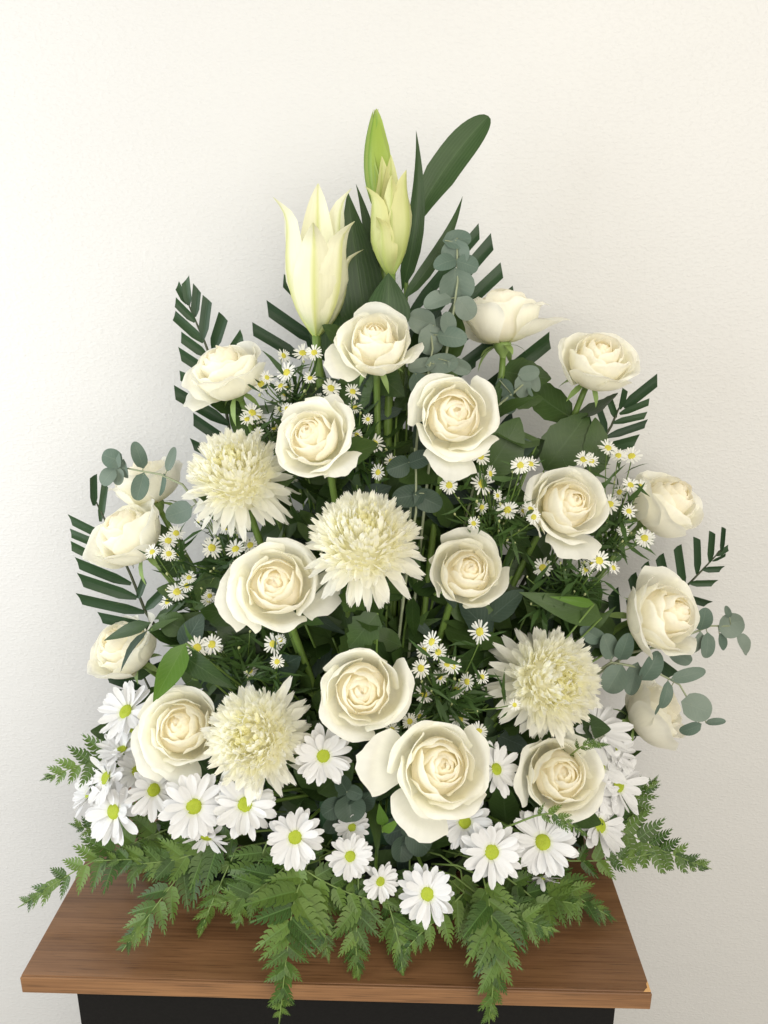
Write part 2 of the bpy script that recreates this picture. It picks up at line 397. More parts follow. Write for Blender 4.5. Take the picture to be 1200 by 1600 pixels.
# ------------------------------------------------------------------ roses
VN = np.array([0, .25, .5, .75, 1.0])
def prof_tab(op):
    rr = [([.04, .15, .19, .12, -.02], [.10, .42, .70, .92, 1.04]),
          ([.06, .36, .47, .45, .335], [.05, .28, .56, .83, .985]),
          ([.07, .54, .70, .70, .60], [.02, .18, .44, .68, .86]),
          ([.08, .60, .84, .94, .97 + .10 * op], [.00, .11, .36, .62, .84 - .20 * op])]
    zs = 1.13 + .26 * (1 - op)
    return [(r, [q * zs for q in z]) for r, z in rr]
TT = [0, .38, .72, 1.0]
def rose_petal(t, op, az, hw=None, nu=16, nv=11, cream=1.0, scale=1.0, flare=None):
    tab = prof_tab(op)
    k = min(2, max(0, sum(t >= x for x in TT) - 1)); f = (t - TT[k]) / (TT[k + 1] - TT[k])
    r5 = np.array(tab[k][0]) * (1 - f) + np.array(tab[k + 1][0]) * f
    z5 = np.array(tab[k][1]) * (1 - f) + np.array(tab[k + 1][1]) * f
    if flare is not None: r5, z5 = np.array(flare[0], float), np.array(flare[1], float)
    pr, pz = np.polyfit(VN, r5, 4), np.polyfit(VN, z5, 4)
    if hw is None: hw = float(np.interp(t, [0, .3, .6, 1], [1.75, 1.2, 1.0, .92]))
    ph = rng.uniform(0, 6.28, 6)
    U, Vv = np.meshgrid(np.linspace(-1, 1, nu + 1), np.linspace(0, 1, nv + 1))
    au = np.abs(U)
    tipx = float(np.interp(t, [0, .5, 1], [0.0, .02, .06]))
    top = 1 - (.10 + .16 * t) * au ** 2.6 + tipx * np.exp(-(U / .16) ** 2) + (.02 * np.sin(5 * U + ph[0]) + .010 * np.sin(13 * U + ph[5]) + .006 * np.sin(23 * U + ph[1])) * min(1, t + .2)
    v = Vv * top
    r = np.polyval(pr, v); z = np.polyval(pz, v)
    wv = np.clip(.62 + .75 * Vv - .28 * Vv ** 2, 0, 1.1)
    a = az + U * hw * wv * (1 - .12 * np.clip(Vv - .75, 0, 1) * 4 * au)
    e = np.clip((Vv - .70) / .30, 0, 1); e = e * e * (3 - 2 * e)
    es = np.clip((au - .62) / .38, 0, 1) ** 2 * np.clip(Vv * 1.6 - .35, 0, 1)
    side = .45 + .55 * np.sin(np.pi * np.clip(au * 1.15, 0, 1)) ** 2
    c = float(np.interp(t, [0, .3, .7, 1], [.012, .055, .10, .13])) * rng.uniform(.6, 1.3)
    r = r + c * (e * side + .55 * es); z = z - c * .75 * (e * e * side + .4 * es)
    r = r * (1 + (.04 + .055 * t) * U)                   # spiral overlap: one edge in, one edge out
    wob = .009 + .020 * t
    r = r + wob * Vv * np.sin(2.3 * U + ph[1]) + wob * .6 * Vv ** 2 * np.sin(6 * U + ph[2] + 2 * Vv)
    z = z + wob * Vv ** 2 * np.sin(3.1 * U + ph[3]) + wob * .6 * Vv ** 3 * np.sin(7.5 * U + ph[4])
    z = z * (1 + rng.normal(0, .045)); r = r * (1 + rng.normal(0, .03))
    P = np.stack([r * np.cos(a), r * np.sin(a), z], -1).reshape(-1, 3) * scale
    warm = np.array([0.978, 0.938, 0.79]) * (1 - min(1, t * 1.5)) + np.array([0.978, 0.968, 0.88]) * min(1, t * 1.5)
    warm = warm * cream + np.array([0.93, 0.92, 0.86]) * (1 - cream)
    bs = np.clip(1 - Vv.reshape(-1) / .34, 0, 1)[:, None] ** 1.5
    pig = warm[None] * (1 - bs) + np.array([0.86, 0.86, 0.58])[None] * bs
    return P, grid_faces(nu, nv), np.stack([(U.ravel() + 1) / 2, Vv.ravel()], 1), pig
def make_rose(px, py, rpx, f, label, y=None, op=0.6, n=26, extra=(), cream=1.0, leaves=2, stem_to=None, roll=None, cz=0.5):
    y = ydef(px, py) if y is None else y
    R = rpx * pxs(px, py, y) / 1.10
    B = basis(f, 0.0); c = W(px, py, y) - B[:, 2] * R * cz
    root = thing('rose', label, 'rose', c, 'white roses of the arrangement')
    az = rng.uniform(0, 6.28) if roll is None else roll
    def put(P, F, U, pig):
        link('petal', mesh('petal', P @ B.T * R, F, M['rose'], U, pig), root)
    ni = max(8, n - 15)
    ts = list(np.linspace(0, .36, ni)) + [.45, .52, .58, .64, .70, .77] + list(np.linspace(.86, 1.0, max(4, min(6, n - 20))))
    for t in ts:
        put(*rose_petal(t, op, az, cream=cream))
        az += 2.39996 + rng.normal(0, .16)
    zs = 1.13 + .26 * (1 - op)                                # added filler core, linked as petal: shallower gaps gather less shade
    cp = [(.05, .05), (.40, .14), (.58, .34), (.60, .50), (.50, .60), (.36, .66), (.28, .78), (.17, .89), (.08, .94), (.0, .95)]
    Vc = [(r * (1 + .05 * math.sin(3 * a + k)) * math.cos(a), r * (1 + .05 * math.sin(3 * a + k)) * math.sin(a), z * zs) for k, (r, z) in enumerate(cp) for a in np.linspace(0, 6.2832, 25)[:-1]]
    Fc = [(k * 24 + i, k * 24 + (i + 1) % 24, (k + 1) * 24 + (i + 1) % 24, (k + 1) * 24 + i) for k in range(len(cp) - 1) for i in range(24)]
    put(np.array(Vc), Fc, [(.5, .5)] * len(Vc), np.array([(.975, .925, .78)] * len(Vc)))
    for e in extra:                                           # wide open guard petals: (image angle, half width, reach, lift)
        a, hw, reach, lift = e
        fl = ([.10, .42, .75 * reach, .97 * reach, 1.12 * reach], [.02, .10, .16 + lift * .4, .22 + lift * .8, .20 + lift])
        put(*rose_petal(1.0, 1.0, math.radians(a), hw=hw, cream=cream, flare=fl))
    # calyx, sepals, stem
    cv = []
    cb = [(0.0, 0.05), (.20, 0.04), (.22, -.03), (.16, -.16), (.085, -.26), (.07, -.34)]
    Vc, Fc = [], []
    for r, z in cb:
        for i in range(10):
            an = 6.2832 * i / 10; Vc.append((r * math.cos(an), r * math.sin(an), z))
    for k in range(len(cb) - 1):
        for i in range(10):
            j = (i + 1) % 10; Fc.append((k * 10 + i, (k + 1) * 10 + i, (k + 1) * 10 + j, k * 10 + j))
    link('calyx', mesh('calyx', np.array(Vc) @ B.T * R, Fc, M['calyx']), root)
    for i in range(5):
        an = 6.2832 * i / 5 + rng.uniform(-.2, .2); d = V3(math.cos(an), math.sin(an), 0)
        tipd = d * rng.uniform(.35, .6) + V3(0, 0, -rng.uniform(.25, .7))
        Vl, Fl, Ul = leaf_geo(B @ (d * .18 + V3(0, 0, -.03)) * R, B @ (d * .18 + tipd) * R, R * .2, B @ d, sh_point, bow=.12, nu=2, nv=5)
        link('sepal', mesh('sepal', Vl, Fl, M['calyx'], Ul), root)
    base = c + B @ V3(0, 0, -.3) * R
    ft = foam_pt(c) if stem_to is None else np.asarray(stem_to)
    drop = base - B[:, 2] * 0.035 + V3(0, 0, -0.035)
    pts = bez([base, base - B[:, 2] * 0.03, drop * .6 + ft * .4 + V3(0, .015, 0), ft], 10)
    link('stem', tube_mesh('stem', pts, .0033, .0040, M['stem'], c, 8), root)
    for i in range(leaves):                                   # leaves on the stem
        k = random.uniform(.12, .6); p = pts[int(k * 10)]
        sgn = random.choice((-1, 1))
        d = nrm(V3(sgn * random.uniform(.5, 1), random.uniform(-.55, .25), random.uniform(-.2, .7)))
        L = random.uniform(.045, .07)
        leaf_part('leaf', root, M['leaf'], p, p + d * L, L * .62, V3(0, -.7, .6) + jit(.25), sh_oval, bow=-.07, fold=.14, nu=4, nv=12, serr=.045, wave=.06)
    return root
make_rose(587, 545, 66, (-.02, -.70, .72), 'white rose just below the lily bud, top of the front roses', y=.165, op=.45, extra=((205, .6, 1.15, .45), (-25, .55, 1.0, .62)), stem_to=None)
make_rose(357, 588, 66, (-.30, -.42, .85), 'white rose leaning left over the upper left palm frond', y=.21, op=.5, extra=((215, .7, 1.12, .2),))
make_rose(783, 503, 74, (-.08, .10, 1.0), 'white rose seen from below with its pale green calyx showing', y=.235, op=.8, extra=((-30, .7, 1.25, .32), (170, .8, .95, .6)), n=19)
make_rose(930, 572, 66, (.12, -.58, .80), 'white rose standing highest on the right with a bare stem', y=.235, op=.5, extra=((15, .7, 1.1, .5),))
make_rose(708, 650, 74, (.04, -.93, .32), 'white rose facing straight out, below the tall eucalyptus sprig', y=.135, op=.75, extra=((262, .55, 1.12, .35),))
make_rose(492, 687, 66, (-.22, -.82, .50), 'white rose between the upper left chrysanthemum and the front facing rose', y=.125, op=.65, extra=((55, .6, 1.05, .5), (-40, .5, 1.1, .4)))
make_rose(882, 792, 68, (.22, -.80, .52), 'white rose right of centre with aster heads against its left edge', y=.17, op=.65, extra=((270, .7, 1.08, .45),))
make_rose(1032, 795, 68, (.50, -.42, .76), 'white rose leaning right against the wall above the lower right palm', y=.27, op=.35)
make_rose(232, 762, 60, (-.40, .05, .9), 'shaded white rose behind the left eucalyptus sprig', y=.275, op=.5, n=18)
make_rose(206, 842, 68, (-.45, -.40, .80), 'white rose leaning left over the horizontal palm leaflets', y=.225, op=.5, extra=((200, .6, 1.1, .4),))
make_rose(432, 915, 74, (.06, -.85, .50), 'wide open white rose touching the left petals of the middle chrysanthemum', y=.105, op=.8, extra=((-15, .55, 1.18, .3), (190, .7, 1.12, .4)))
make_rose(727, 897, 65, (.10, -.82, .55), 'compact white rose touching the right petals of the middle chrysanthemum', y=.125, op=.35)
make_rose(200, 1018, 62, (-.45, -.40, .80), 'white rose beside the bright green leaf on the left', y=.22, op=.4)
make_rose(1026, 962, 74, (.50, -.70, .50), 'blush centred white rose beside the outermost eucalyptus leaves', y=.19, op=.4, cream=1.0)
make_rose(566, 1077, 74, (0, -.90, .42), 'round white rose alone in the dark centre, above the big rose', y=.075, op=.7, n=27)
make_rose(288, 1138, 70, (.02, -.78, .62), 'white rose half hidden behind the lower left chrysanthemum', y=.115, op=.6, extra=((205, .75, 1.15, .35), (255, .7, 1.05, .4)))
make_rose(684, 1198, 80, (.12, -.80, .58), 'largest white rose with two drooping petals above the white daisies', y=.035, op=.55, n=28, extra=((168, .55, 1.38, .5), (240, .62, 1.32, .3)))
make_rose(872, 1212, 69, (.04, -.80, .60), 'white rose below the right chrysanthemum with a fern tip under it', y=.10, op=.45, n=26)
make_rose(1012, 1116, 60, (.72, -.25, .62), 'shaded white rosebud under the right eucalyptus sprig', y=.225, op=.15, n=18)

# ------------------------------------------------------------------ chrysanthemums
def strap_petal(w, bend, trough, tipw, pig0, pig1, nv=7, nu=4, twist=0.0):
    V, U, P = [], [], []
    for j in range(nv + 1):
        v = j / nv
        ang = bend * v; s = v
        yy = math.sin(ang) / bend if abs(bend) > 1e-3 else v
        zz = (1 - math.cos(ang)) / bend if abs(bend) > 1e-3 else 0.0
        hw = w * (0.42 + 0.58 * min(1, v / .55)) * (1 if v < .72 else max(tipw, math.sqrt(max(0, 1 - ((v - .72) / .29) ** 2))))
        for i in range(nu + 1):
            u = 2 * i / nu - 1
            zt = trough * hw * u * u - .10 * w * math.cos(u * 6.28) * v
            V.append((u * hw, yy - .02 * (v > .95) * math.cos(u * 6.28), zz + zt)); U.append(((u + 1) / 2, v))
            P.append(np.array(pig0) * (1 - v ** .7) + np.array(pig1) * v ** .7)
    return V, grid_faces(nu, nv), U, P
Y0, Y1, Yh = (0.975, 0.963, 0.82), (0.98, 0.972, 0.88), (0.965, 0.935, 0.60)
HEART = {}
def mum_petal(*a):
    g = strap_petal(*a); me = mesh('petal', g[0], g[1], M['mum'], g[2], np.array(g[3])); HEART[me.name] = g; return me
INN = [mum_petal(.046, b, .6, .5, Yh, (.96, .94, .68)) for b in (.9, 1.2, .7)]
MID = [mum_petal(.054, b, .55, .5, Y0, Y1) for b in (.75, .95, .55, 1.1)]
OUT = [mum_petal(w, b, .45, .4, Y0, (.975, .965, .89)) for w, b in ((.066, -.25), (.074, .15), (.062, -.6), (.08, .35))]
def to4(B, c, s=1.0):
    m = Matrix.Identity(4)
    for i in range(3):
        for j in range(3): m[i][j] = float(B[i, j] * (s[j] if hasattr(s, '__len__') else s))
        m[i][3] = float(c[i])
    return m
def make_mum(px, py, rpx, f, label, y, N=540, thmax=112, droop=0.0):
    R = rpx * pxs(px, py, y)
    B = basis(f); c = W(px, py, y) - B[:, 2] * R * .30
    root = thing('chrysanthemum', label, 'chrysanthemum', c, 'cream chrysanthemums of the arrangement')
    inner = MB(); ipig = []
    for k in range(15):                                       # added cream filler dome, keeps gaps between florets from going dark
        for j in range(28):
            th = math.radians(118) * k / 14; ph = 6.2832 * j / 28
            inner.V.append(tuple(B @ V3(math.sin(th) * math.cos(ph), math.sin(th) * math.sin(ph), math.cos(th)) * R * .56)); inner.U.append((.5, .5)); ipig.append(np.array((.975, .955, .77)))
    for k in range(14):
        for j in range(28): inner.F.append((k * 28 + j, (k + 1) * 28 + j, (k + 1) * 28 + (j + 1) % 28, k * 28 + (j + 1) % 28))
    for i in range(N):
        q = (i + .5) / N
        if q > .86 and i % 2: continue
        th = math.acos(1 - (1 - math.cos(math.radians(thmax))) * q) + rng.normal(0, .05)
        phi = i * 2.39996 + rng.normal(0, .12)
        d = V3(math.sin(th) * math.cos(phi), math.sin(th) * math.sin(phi), math.cos(th))
        if q < .10: me, L = INN[i % 3], .68 + .5 * q + rng.normal(0, .03)
        elif q < .80: me, L = MID[i % 4], .74 + .07 * q + rng.normal(0, .03)
        else: me, L = OUT[i % 4], .84 + .75 * (q - .8) + rng.normal(0, .08)
        ax = V3(0, 0, 1); Zp = ax - d * np.dot(ax, d)
        Zp = nrm(Zp + jit(.22)); Zp = nrm(Zp - d * np.dot(Zp, d)); X = np.cross(d, Zp)
        Bp = B @ np.stack([X, d, Zp], 1)
        L *= rng.uniform(.93, 1.07)
        wS = 1.0 if q < .8 else rng.uniform(.95, 1.35)
        if i < 210:                                           # the tight heart: too many to pick apart, one joined part
            g = HEART[me.name]
            Vh = np.array(g[0]) * np.array([R * wS, R * L, R * L]) @ Bp.T + Bp[:, 1] * R * .06
            inner.add(Vh, g[1], g[2]); ipig += [p for p in g[3]]
            continue
        link('petal', me, root, to4(Bp, Bp[:, 1] * R * .06, (R * wS, R * L, R * L)))
    link('heart_florets_and_filler', mesh('heart_florets_and_filler', inner.V, inner.F, M['mum'], inner.U, np.array(ipig)), root, kind='stuff')
    base = c - B[:, 2] * R * .1
    ft = foam_pt(c)
    pts = bez([base, base - B[:, 2] * .04, (base + ft) / 2 + V3(0, .02, -.02), ft], 9)
    link('stem', tube_mesh('stem', pts, .0035, .004, M['stem'], c, 8), root)
    for i in range(4):
        p = pts[1 + i]; d = nrm(V3(random.uniform(-1, 1), random.uniform(-.6, .1), random.uniform(-.6, .4))); L = .05
        leaf_part('leaf', root, M['leaf'], p, p + d * L, .034, V3(0, -.6, .7) + jit(.2), sh_oval, bow=-.06, nu=4, nv=10, serr=.16, wave=.1)
    return root
make_mum(365, 733, 94, (-.06, -.66, .75), 'cream chrysanthemum at upper left with drooping lower petals', .15)
make_mum(570, 836, 104, (0, -.60, .80), 'cream chrysanthemum at the very middle with ragged skirt of petals', .085)
make_mum(868, 1064, 99, (.24, -.84, .48), 'spiky cream chrysanthemum on the right beside the eucalyptus', .105)
make_mum(393, 1152, 96, (-.16, -.80, .57), 'cream chrysanthemum at lower left overlapping a rose and daisies', .06)

# ------------------------------------------------------------------ white daisies
WH0, WH1 = (0.74, 0.77, 0.50), (0.80, 0.80, 0.80)
DP = [mesh('ray_petal', *(lambda g: (g[0], g[1], M['daisy'], g[2], np.array([np.array(WH0) * max(0, 1 - 4 * u[1]) + np.array(WH1) * min(1, 4 * u[1]) for u in g[2]])))
      (strap_petal(w, b, t, .38, WH0, WH1, 8, 6))) for w, b, t in ((.165, -.15, .2), (.18, -.35, .1), (.155, .2, .35), (.17, .05, .25), (.15, -.5, .3), (.16, .45, .4))]
def disc_mesh(name, mat, n=150, hgt=.35):
    V, F = [], []
    V.append((0, 0, hgt))
    rings = 9; seg = 26
    for k in range(1, rings + 1):
        r = k / rings
        for i in range(seg):
            a = 6.2832 * (i + .5 * (k % 2)) / seg
            z = hgt * math.sqrt(max(0, 1 - r * r * .98)) - (.10 * math.exp(-(r / .25) ** 2))
            b = 1 + (.07 if (i + k) % 2 else -.05)
            V.append((r * math.cos(a), r * math.sin(a), z * b))
    for i in range(seg): F.append((0, 1 + i, 1 + (i + 1) % seg))
    for k in range(rings - 1):
        for i in range(seg):
            j = (i + 1) % seg; a0 = 1 + k * seg; a1 = a0 + seg
            F.append((a0 + i, a1 + i, a1 + j, a0 + j))
    return mesh(name, V, F, mat)
DISC = disc_mesh('disc', M['disc'])
def make_daisy(px, py, rpx, f, label, y=None, n=21, discr=.225, wild=.12):
    y = ydef(px, py) if y is None else y
    R = rpx * pxs(px, py, y); B = basis(nrm(f) + rng.normal(0, .17, 3)); c = W(px, py, y)
    root = thing('daisy', label, 'daisy', c, 'white daisies round the base')
    n += int(rng.integers(-2, 3)); a0 = rng.uniform(0, 6.28)
    for i in range(n):
        lay = i % 2
        a = a0 + 6.2832 * i / n + rng.normal(0, .07)
        th = math.radians((80 if lay else 70) + rng.normal(0, 8)) + rng.normal(0, wild)
        d = V3(math.sin(th) * math.cos(a), math.sin(th) * math.sin(a), math.cos(th))
        Zp = nrm(V3(0, 0, 1) - d * d[2] + jit(.16)); Zp = nrm(Zp - d * np.dot(Zp, d)); X = np.cross(d, Zp)
        Bp = B @ np.stack([X, d, Zp], 1); L = (.86 if lay else .80) * rng.uniform(.86, 1.08)
        rad = B @ V3(math.cos(a), math.sin(a), 0)
        link('ray_petal', DP[int(rng.integers(0, 6))], root, to4(Bp, rad * R * .14 - B[:, 2] * R * (.04 if lay else .0), (R * rng.uniform(.68, .98), R * L, R * L)))
    link('disc', DISC, root, to4(B, B[:, 2] * R * .02, R * discr))
    ft = foam_pt(c)
    Vc, Fc, Uc = tube([B[:, 2] * -R * .02, B[:, 2] * -R * .18], R * .22, R * .08, 10)
    link('calyx', mesh('calyx', Vc, Fc, M['calyx'], Uc), root)
    b0 = c - B[:, 2] * R * .15
    pts = bez([b0, b0 - B[:, 2] * .03, (b0 + ft) / 2, ft], 7)
    link('stem', tube_mesh('stem', pts, .0016, .002, M['stem'], c), root)
    return root
DA = [
 (505, 1181, 48, (.08, -.80, .58), 'white daisy beside the lower left chrysanthemum, under the round rose', .06),
 (303, 1260, 54, (.18, -.82, .55), 'large white daisy with green eye under the half hidden rose', .065),
 (383, 1257, 52, (.05, -.78, .62), 'large white daisy tucked under the lower left chrysanthemum', .06),
 (461, 1308, 49, (0, -.82, .56), 'white daisy with green eye over the middle of the left ferns', .045),
 (547, 1338, 38, (.12, -.80, .58), 'small white daisy touching a smaller curled daisy beside it', .04),
 (594, 1377, 32, (.30, -.80, .50), 'little white daisy with uneven curled petals', .035),
 (668, 1397, 48, (0, -.84, .52), 'lowest white daisy, above the dark gap in the ferns', .03),
 (768, 1331, 52, (-.10, -.84, .54), 'white daisy with one petal folded over its green eye', .05),
 (848, 1316, 54, (-.28, -.80, .52), 'white daisy facing left below the rose with a fern tip', .065),
 (726, 1284, 46, (.10, -.86, .48), 'white daisy partly covered by the largest rose', .075),
 (550, 1293, 29, (.22, -.72, .62), 'small shaded daisy behind the small touching pair', .07),
 (240, 1234, 36, (.62, -.72, .34), 'white daisy turned right with its yellow eye at the edge', .10),
 (197, 1112, 40, (-.35, -.35, .86), 'white daisy seen side on, highest on the left', .16),
 (190, 1172, 32, (-.30, -.30, .88), 'white daisy squeezed between the top left daisy and the lower ones', .145),
 (166, 1216, 36, (-.45, -.62, .62), 'white daisy beside the small left fern tip', .13),
 (178, 1268, 42, (-.38, -.80, .42), 'white daisy hanging lowest on the left above the long fern', .115),
 (322, 1308, 40, (.1, -.80, -.45), 'drooping white daisy hidden behind the fern, green eye showing', .075),
 (775, 1202, 42, (.40, -.62, .66), 'white daisy behind the right edge of the largest rose', .095),
 (930, 1138, 48, (.45, -.55, .66), 'shaded white daisy between the right chrysanthemum and the rosebud', .17),
 (966, 1226, 40, (.60, -.60, .50), 'white daisy at the right edge beside the fern leaflets', .15),
 (936, 1198, 36, (.45, -.70, .50), 'white daisy behind the right side of the fern tipped rose', .145),
 (937, 1290, 40, (.55, -.74, .36), 'white daisy hanging lowest on the right', .115),
 (925, 1244, 36, (.5, -.76, .36), 'white daisy between two others right of the fern tipped rose', .13),
 (846, 1372, 30, (.2, -.60, -.62), 'drooping white daisy under the left facing daisy', .075),
 (206, 1148, 34, (-.15, -.5, .8), 'white daisy tucked right under the highest left daisy', .165),
 (140, 1240, 30, (-.7, -.4, .4), 'white daisy turned away at the far left of the base', .14),
 (214, 1205, 30, (-.1, -.8, .5), 'white daisy half covered by the daisy turned right', .135),
 (958, 1172, 32, (.6, -.4, .6), 'white daisy just under the rosebud on the right', .165),
 (905, 1272, 30, (.5, -.7, -.1), 'white daisy showing only petals below the fern tipped rose', .11),
 (980, 1318, 28, (.62, -.2, .5), 'faint white daisy far back behind the right fern', .24),
]
for d in DA: make_daisy(d[0], d[1], d[2] * (1.28 if abs(d[0] - 580) > 320 else 1.0), d[3], d[4], y=d[5], n=27 if d[2] > 40 else 24, wild=.22 if d[2] < 34 else .10)

# ------------------------------------------------------------------ lilies
def make_tepal(pts, widths, side_hint, trough, pig, name, root, c, nu=8):
    """petal along 3D points with half widths; concave side towards side_hint"""
    P = np.array(pts); n = len(P)
    tt = np.linspace(0, 1, n); ts = np.linspace(0, 1, 15)
    C = np.stack([np.interp(ts, tt, P[:, k]) for k in range(3)], 1)
    for _ in range(4): C[1:-1] = (C[:-2] + 2 * C[1:-1] + C[2:]) / 4
    wd = np.interp(ts, tt, widths)
    for _ in range(2): wd[1:-1] = (wd[:-2] + 2 * wd[1:-1] + wd[2:]) / 4
    V, U, G = [], [], []
    for j in range(15):
        T = nrm(C[min(j + 1, 14)] - C[max(j - 1, 0)])
        H = np.asarray(side_hint(C[j], ts[j]), float); H = nrm(H - T * np.dot(H, T)); S = np.cross(T, H)
        for i in range(nu + 1):
            u = 2 * i / nu - 1
            rip = .10 * wd[j] * math.sin(ts[j] * 19 + 2.5 * u + pts[3][0] * 900) * abs(u)
            V.append(C[j] + S * wd[j] * u + H * (trough(ts[j]) * wd[j] * u * u + rip - .16 * wd[j] * math.exp(-(u / .16) ** 2) * (ts[j] < .95)))
            U.append(((u + 1) / 2, ts[j])); G.append(pig(u, ts[j]))
    link(name, mesh(name, np.array(V) - c, grid_faces(nu, 14), M['lily'], U, np.array(G)), root)
def lerp3(a, b, t): return np.array(a) * (1 - t) + np.array(b) * t
def make_lily(base_px, y, tips, belly_r, belly_v, label, name, cat, pig, tep_w, group, trough=.55, stem_end=None):
    b = W(*base_px, y); s = pxs(*base_px, y)
    root = thing(name, label, cat, b, group)
    axis_top = W(base_px[0], base_px[1] - 200, y) - b; ax = nrm(axis_top)
    for (tx, ty, dy, w, layer) in tips:
        tip = W(tx, ty, y + dy)
        rel = tip - b; hgt = np.dot(rel, ax); rad = rel - ax * hgt; rl = np.linalg.norm(rad)
        rd = nrm(rad) if rl > 1e-4 else V3(0, -1, 0)
        br = belly_r * s * (1.0 if layer == 0 else .86)
        pts, wd = [], []
        for q in (0, .06, .2, .4, .6, .78, .9, 1.0):
            r = np.interp(q, [0, .06, .2, belly_v, .8, .9, 1.0], [.1 * br, .30 * br, .66 * br, br, max(.78 * br, rl * .5 + .2 * br), max(.66 * br, rl * .66), rl * 1.04])
            pts.append(b + ax * hgt * q * (1 if q < .95 else .99) + rd * r)
            wd.append(w * s * np.interp(q, [0, .06, .2, .45, .65, .85, .95, 1], [.18, .3, .66, 1.0, .86, .46, .22, .02]))
        mid = b + ax * hgt * .5
        make_tepal(pts, wd, (lambda p, t, rd=rd: -rd), lambda t: trough * (1 - .5 * t), pig, 'tepal', root, b)
    e = foam_pt(b) + V3(0, .02, 0) if stem_end is None else stem_end
    link('stem', tube_mesh('stem', bez([b - ax * .0 + ax * .004, b - ax * .05, (b + e) / 2 + V3(0, .02, 0), e], 10), .0045, .005, M['stem'], b, 8), root)
    return root, b
def pig_open(u, t):
    c = lerp3((.42, .56, .16), (.82, .81, .60), min(1, max(0, (t - .02) / .26)))
    rib = math.exp(-(u / .17) ** 2) * (1 - .2 * t)
    c = lerp3(c, (.60, .64, .16), .8 * rib)
    return lerp3(c, (.58, .60, .25), .5 * max(0, t - .93) / .07)
def pig_half(u, t):
    c = lerp3((.34, .46, .12), (.64, .65, .30), min(1, max(0, (t - .05) / .5)))
    c = lerp3(c, (.40, .50, .10), .55 * math.exp(-(u / .2) ** 2))
    return lerp3(c, (.70, .66, .30), .4 * max(0, abs(u) - .6) / .4)
def pig_bud(u, t):
    c = lerp3((.36, .45, .08), (.30, .42, .06), t)
    c = lerp3(c, (.17, .33, .035), .7 * math.exp(-(u / .18) ** 2))
    return lerp3(c, (.34, .40, .12), max(0, t - .9) / .1)
L1, b1 = make_lily((494, 525), .205,
    [(429, 306, -.026, 36, 0), (497, 284, .035, 33, 1), (547, 292, .03, 32, 1), (552, 344, -.034, 35, 0), (489, 346, -.05, 36, 0), (566, 388, .005, 30, 1)],
    53, .5, 'opening white lily with flared petal tips, left of the buds', 'lily', 'lily', pig_open, 36, 'lilies at the top')
L2, b2 = make_lily((611, 433), .20,
    [(634, 264, -.012, 29, 0), (572, 290, -.016, 31, 0), (597, 242, .012, 22, 1), (611, 240, .010, 20, 1), (588, 338, -.03, 22, 1), (612, 272, -.024, 20, 1)],
    37, .42, 'half open greenish lily bud in front of the green bud', 'lily', 'lily', pig_half, 28, 'lilies at the top', trough=.8)
L3, b3 = make_lily((600, 350), .235,
    [(588, 168, -.006, 27, 0), (586, 169, .006, 27, 0), (592, 168, 0, 27, 0), (584, 169, 0, 25, 0), (589, 168, -.010, 22, 1)],
    31, .48, 'tall closed green lily bud at the very top', 'lily', 'lily', pig_bud, 28, 'lilies at the top', trough=.9)
def pleaf(root, mat, b, t, w, y0, y1=None, shape=sh_lance, n=(0, -.9, .3), name='leaf', **k):
    y1 = y0 if y1 is None else y1
    return leaf_part(name, root, mat, W(*b, y0), W(*t, y1), w * pxs(*t, y1), V3(*n), shape, **k)
pleaf(L1, M['lleaf'], (575, 545), (543, 299), 88, .235, .245, sh_lance, nv=12, fold=.2, bow=.05)
pleaf(L1, M['lleaf'], (515, 560), (520, 470), 70, .225, .235, sh_oval, nv=8)
pleaf(L1, M['lleaf'], (590, 460), (556, 287), 26, .245, .25, sh_lance, nv=10, side=.03)
pleaf(L1, M['lleaf'], (560, 470), (484, 318), 16, .25, .25, sh_lance, nv=8)
pleaf(L2, M['lleaf'], (606, 530), (607, 426), 82, .185, .19, sh_point, nv=9, n=(.1, -1, .2), fold=-.25)
pleaf(L2, M['lleaf'], (628, 455), (650, 203), 34, .235, .225, sh_lance, nv=12, fold=.3, twist=.5, side=.05)
def strap(b, t, w, y0, y1, label, shape=sh_strap, **k):
    bp = W(*b, y0); root = thing('strap_leaf', label, 'leaf', bp, 'strap leaves behind the lilies')
    pleaf(root, M['lleaf'], b, t, w, y0, y1, shape, name='blade', **k)
    ft = foam_pt(bp) + V3(0, .02, 0)
    link('stem', tube_mesh('stem', bez([bp, (bp + ft) / 2 + V3(0, .02, 0), ft], 8), .0022, .003, M['stem'], bp), root)
strap((638, 360), (763, 181), 50, .235, .255, 'broad dark strap leaf with rounded tip pointing up right', nv=14, fold=.22, bow=.04, side=-.03)
strap((628, 470), (723, 306), 25, .225, .25, 'narrow dark strap leaf curving right below the broad one', sh_lance, nv=12, fold=.2, side=.07)

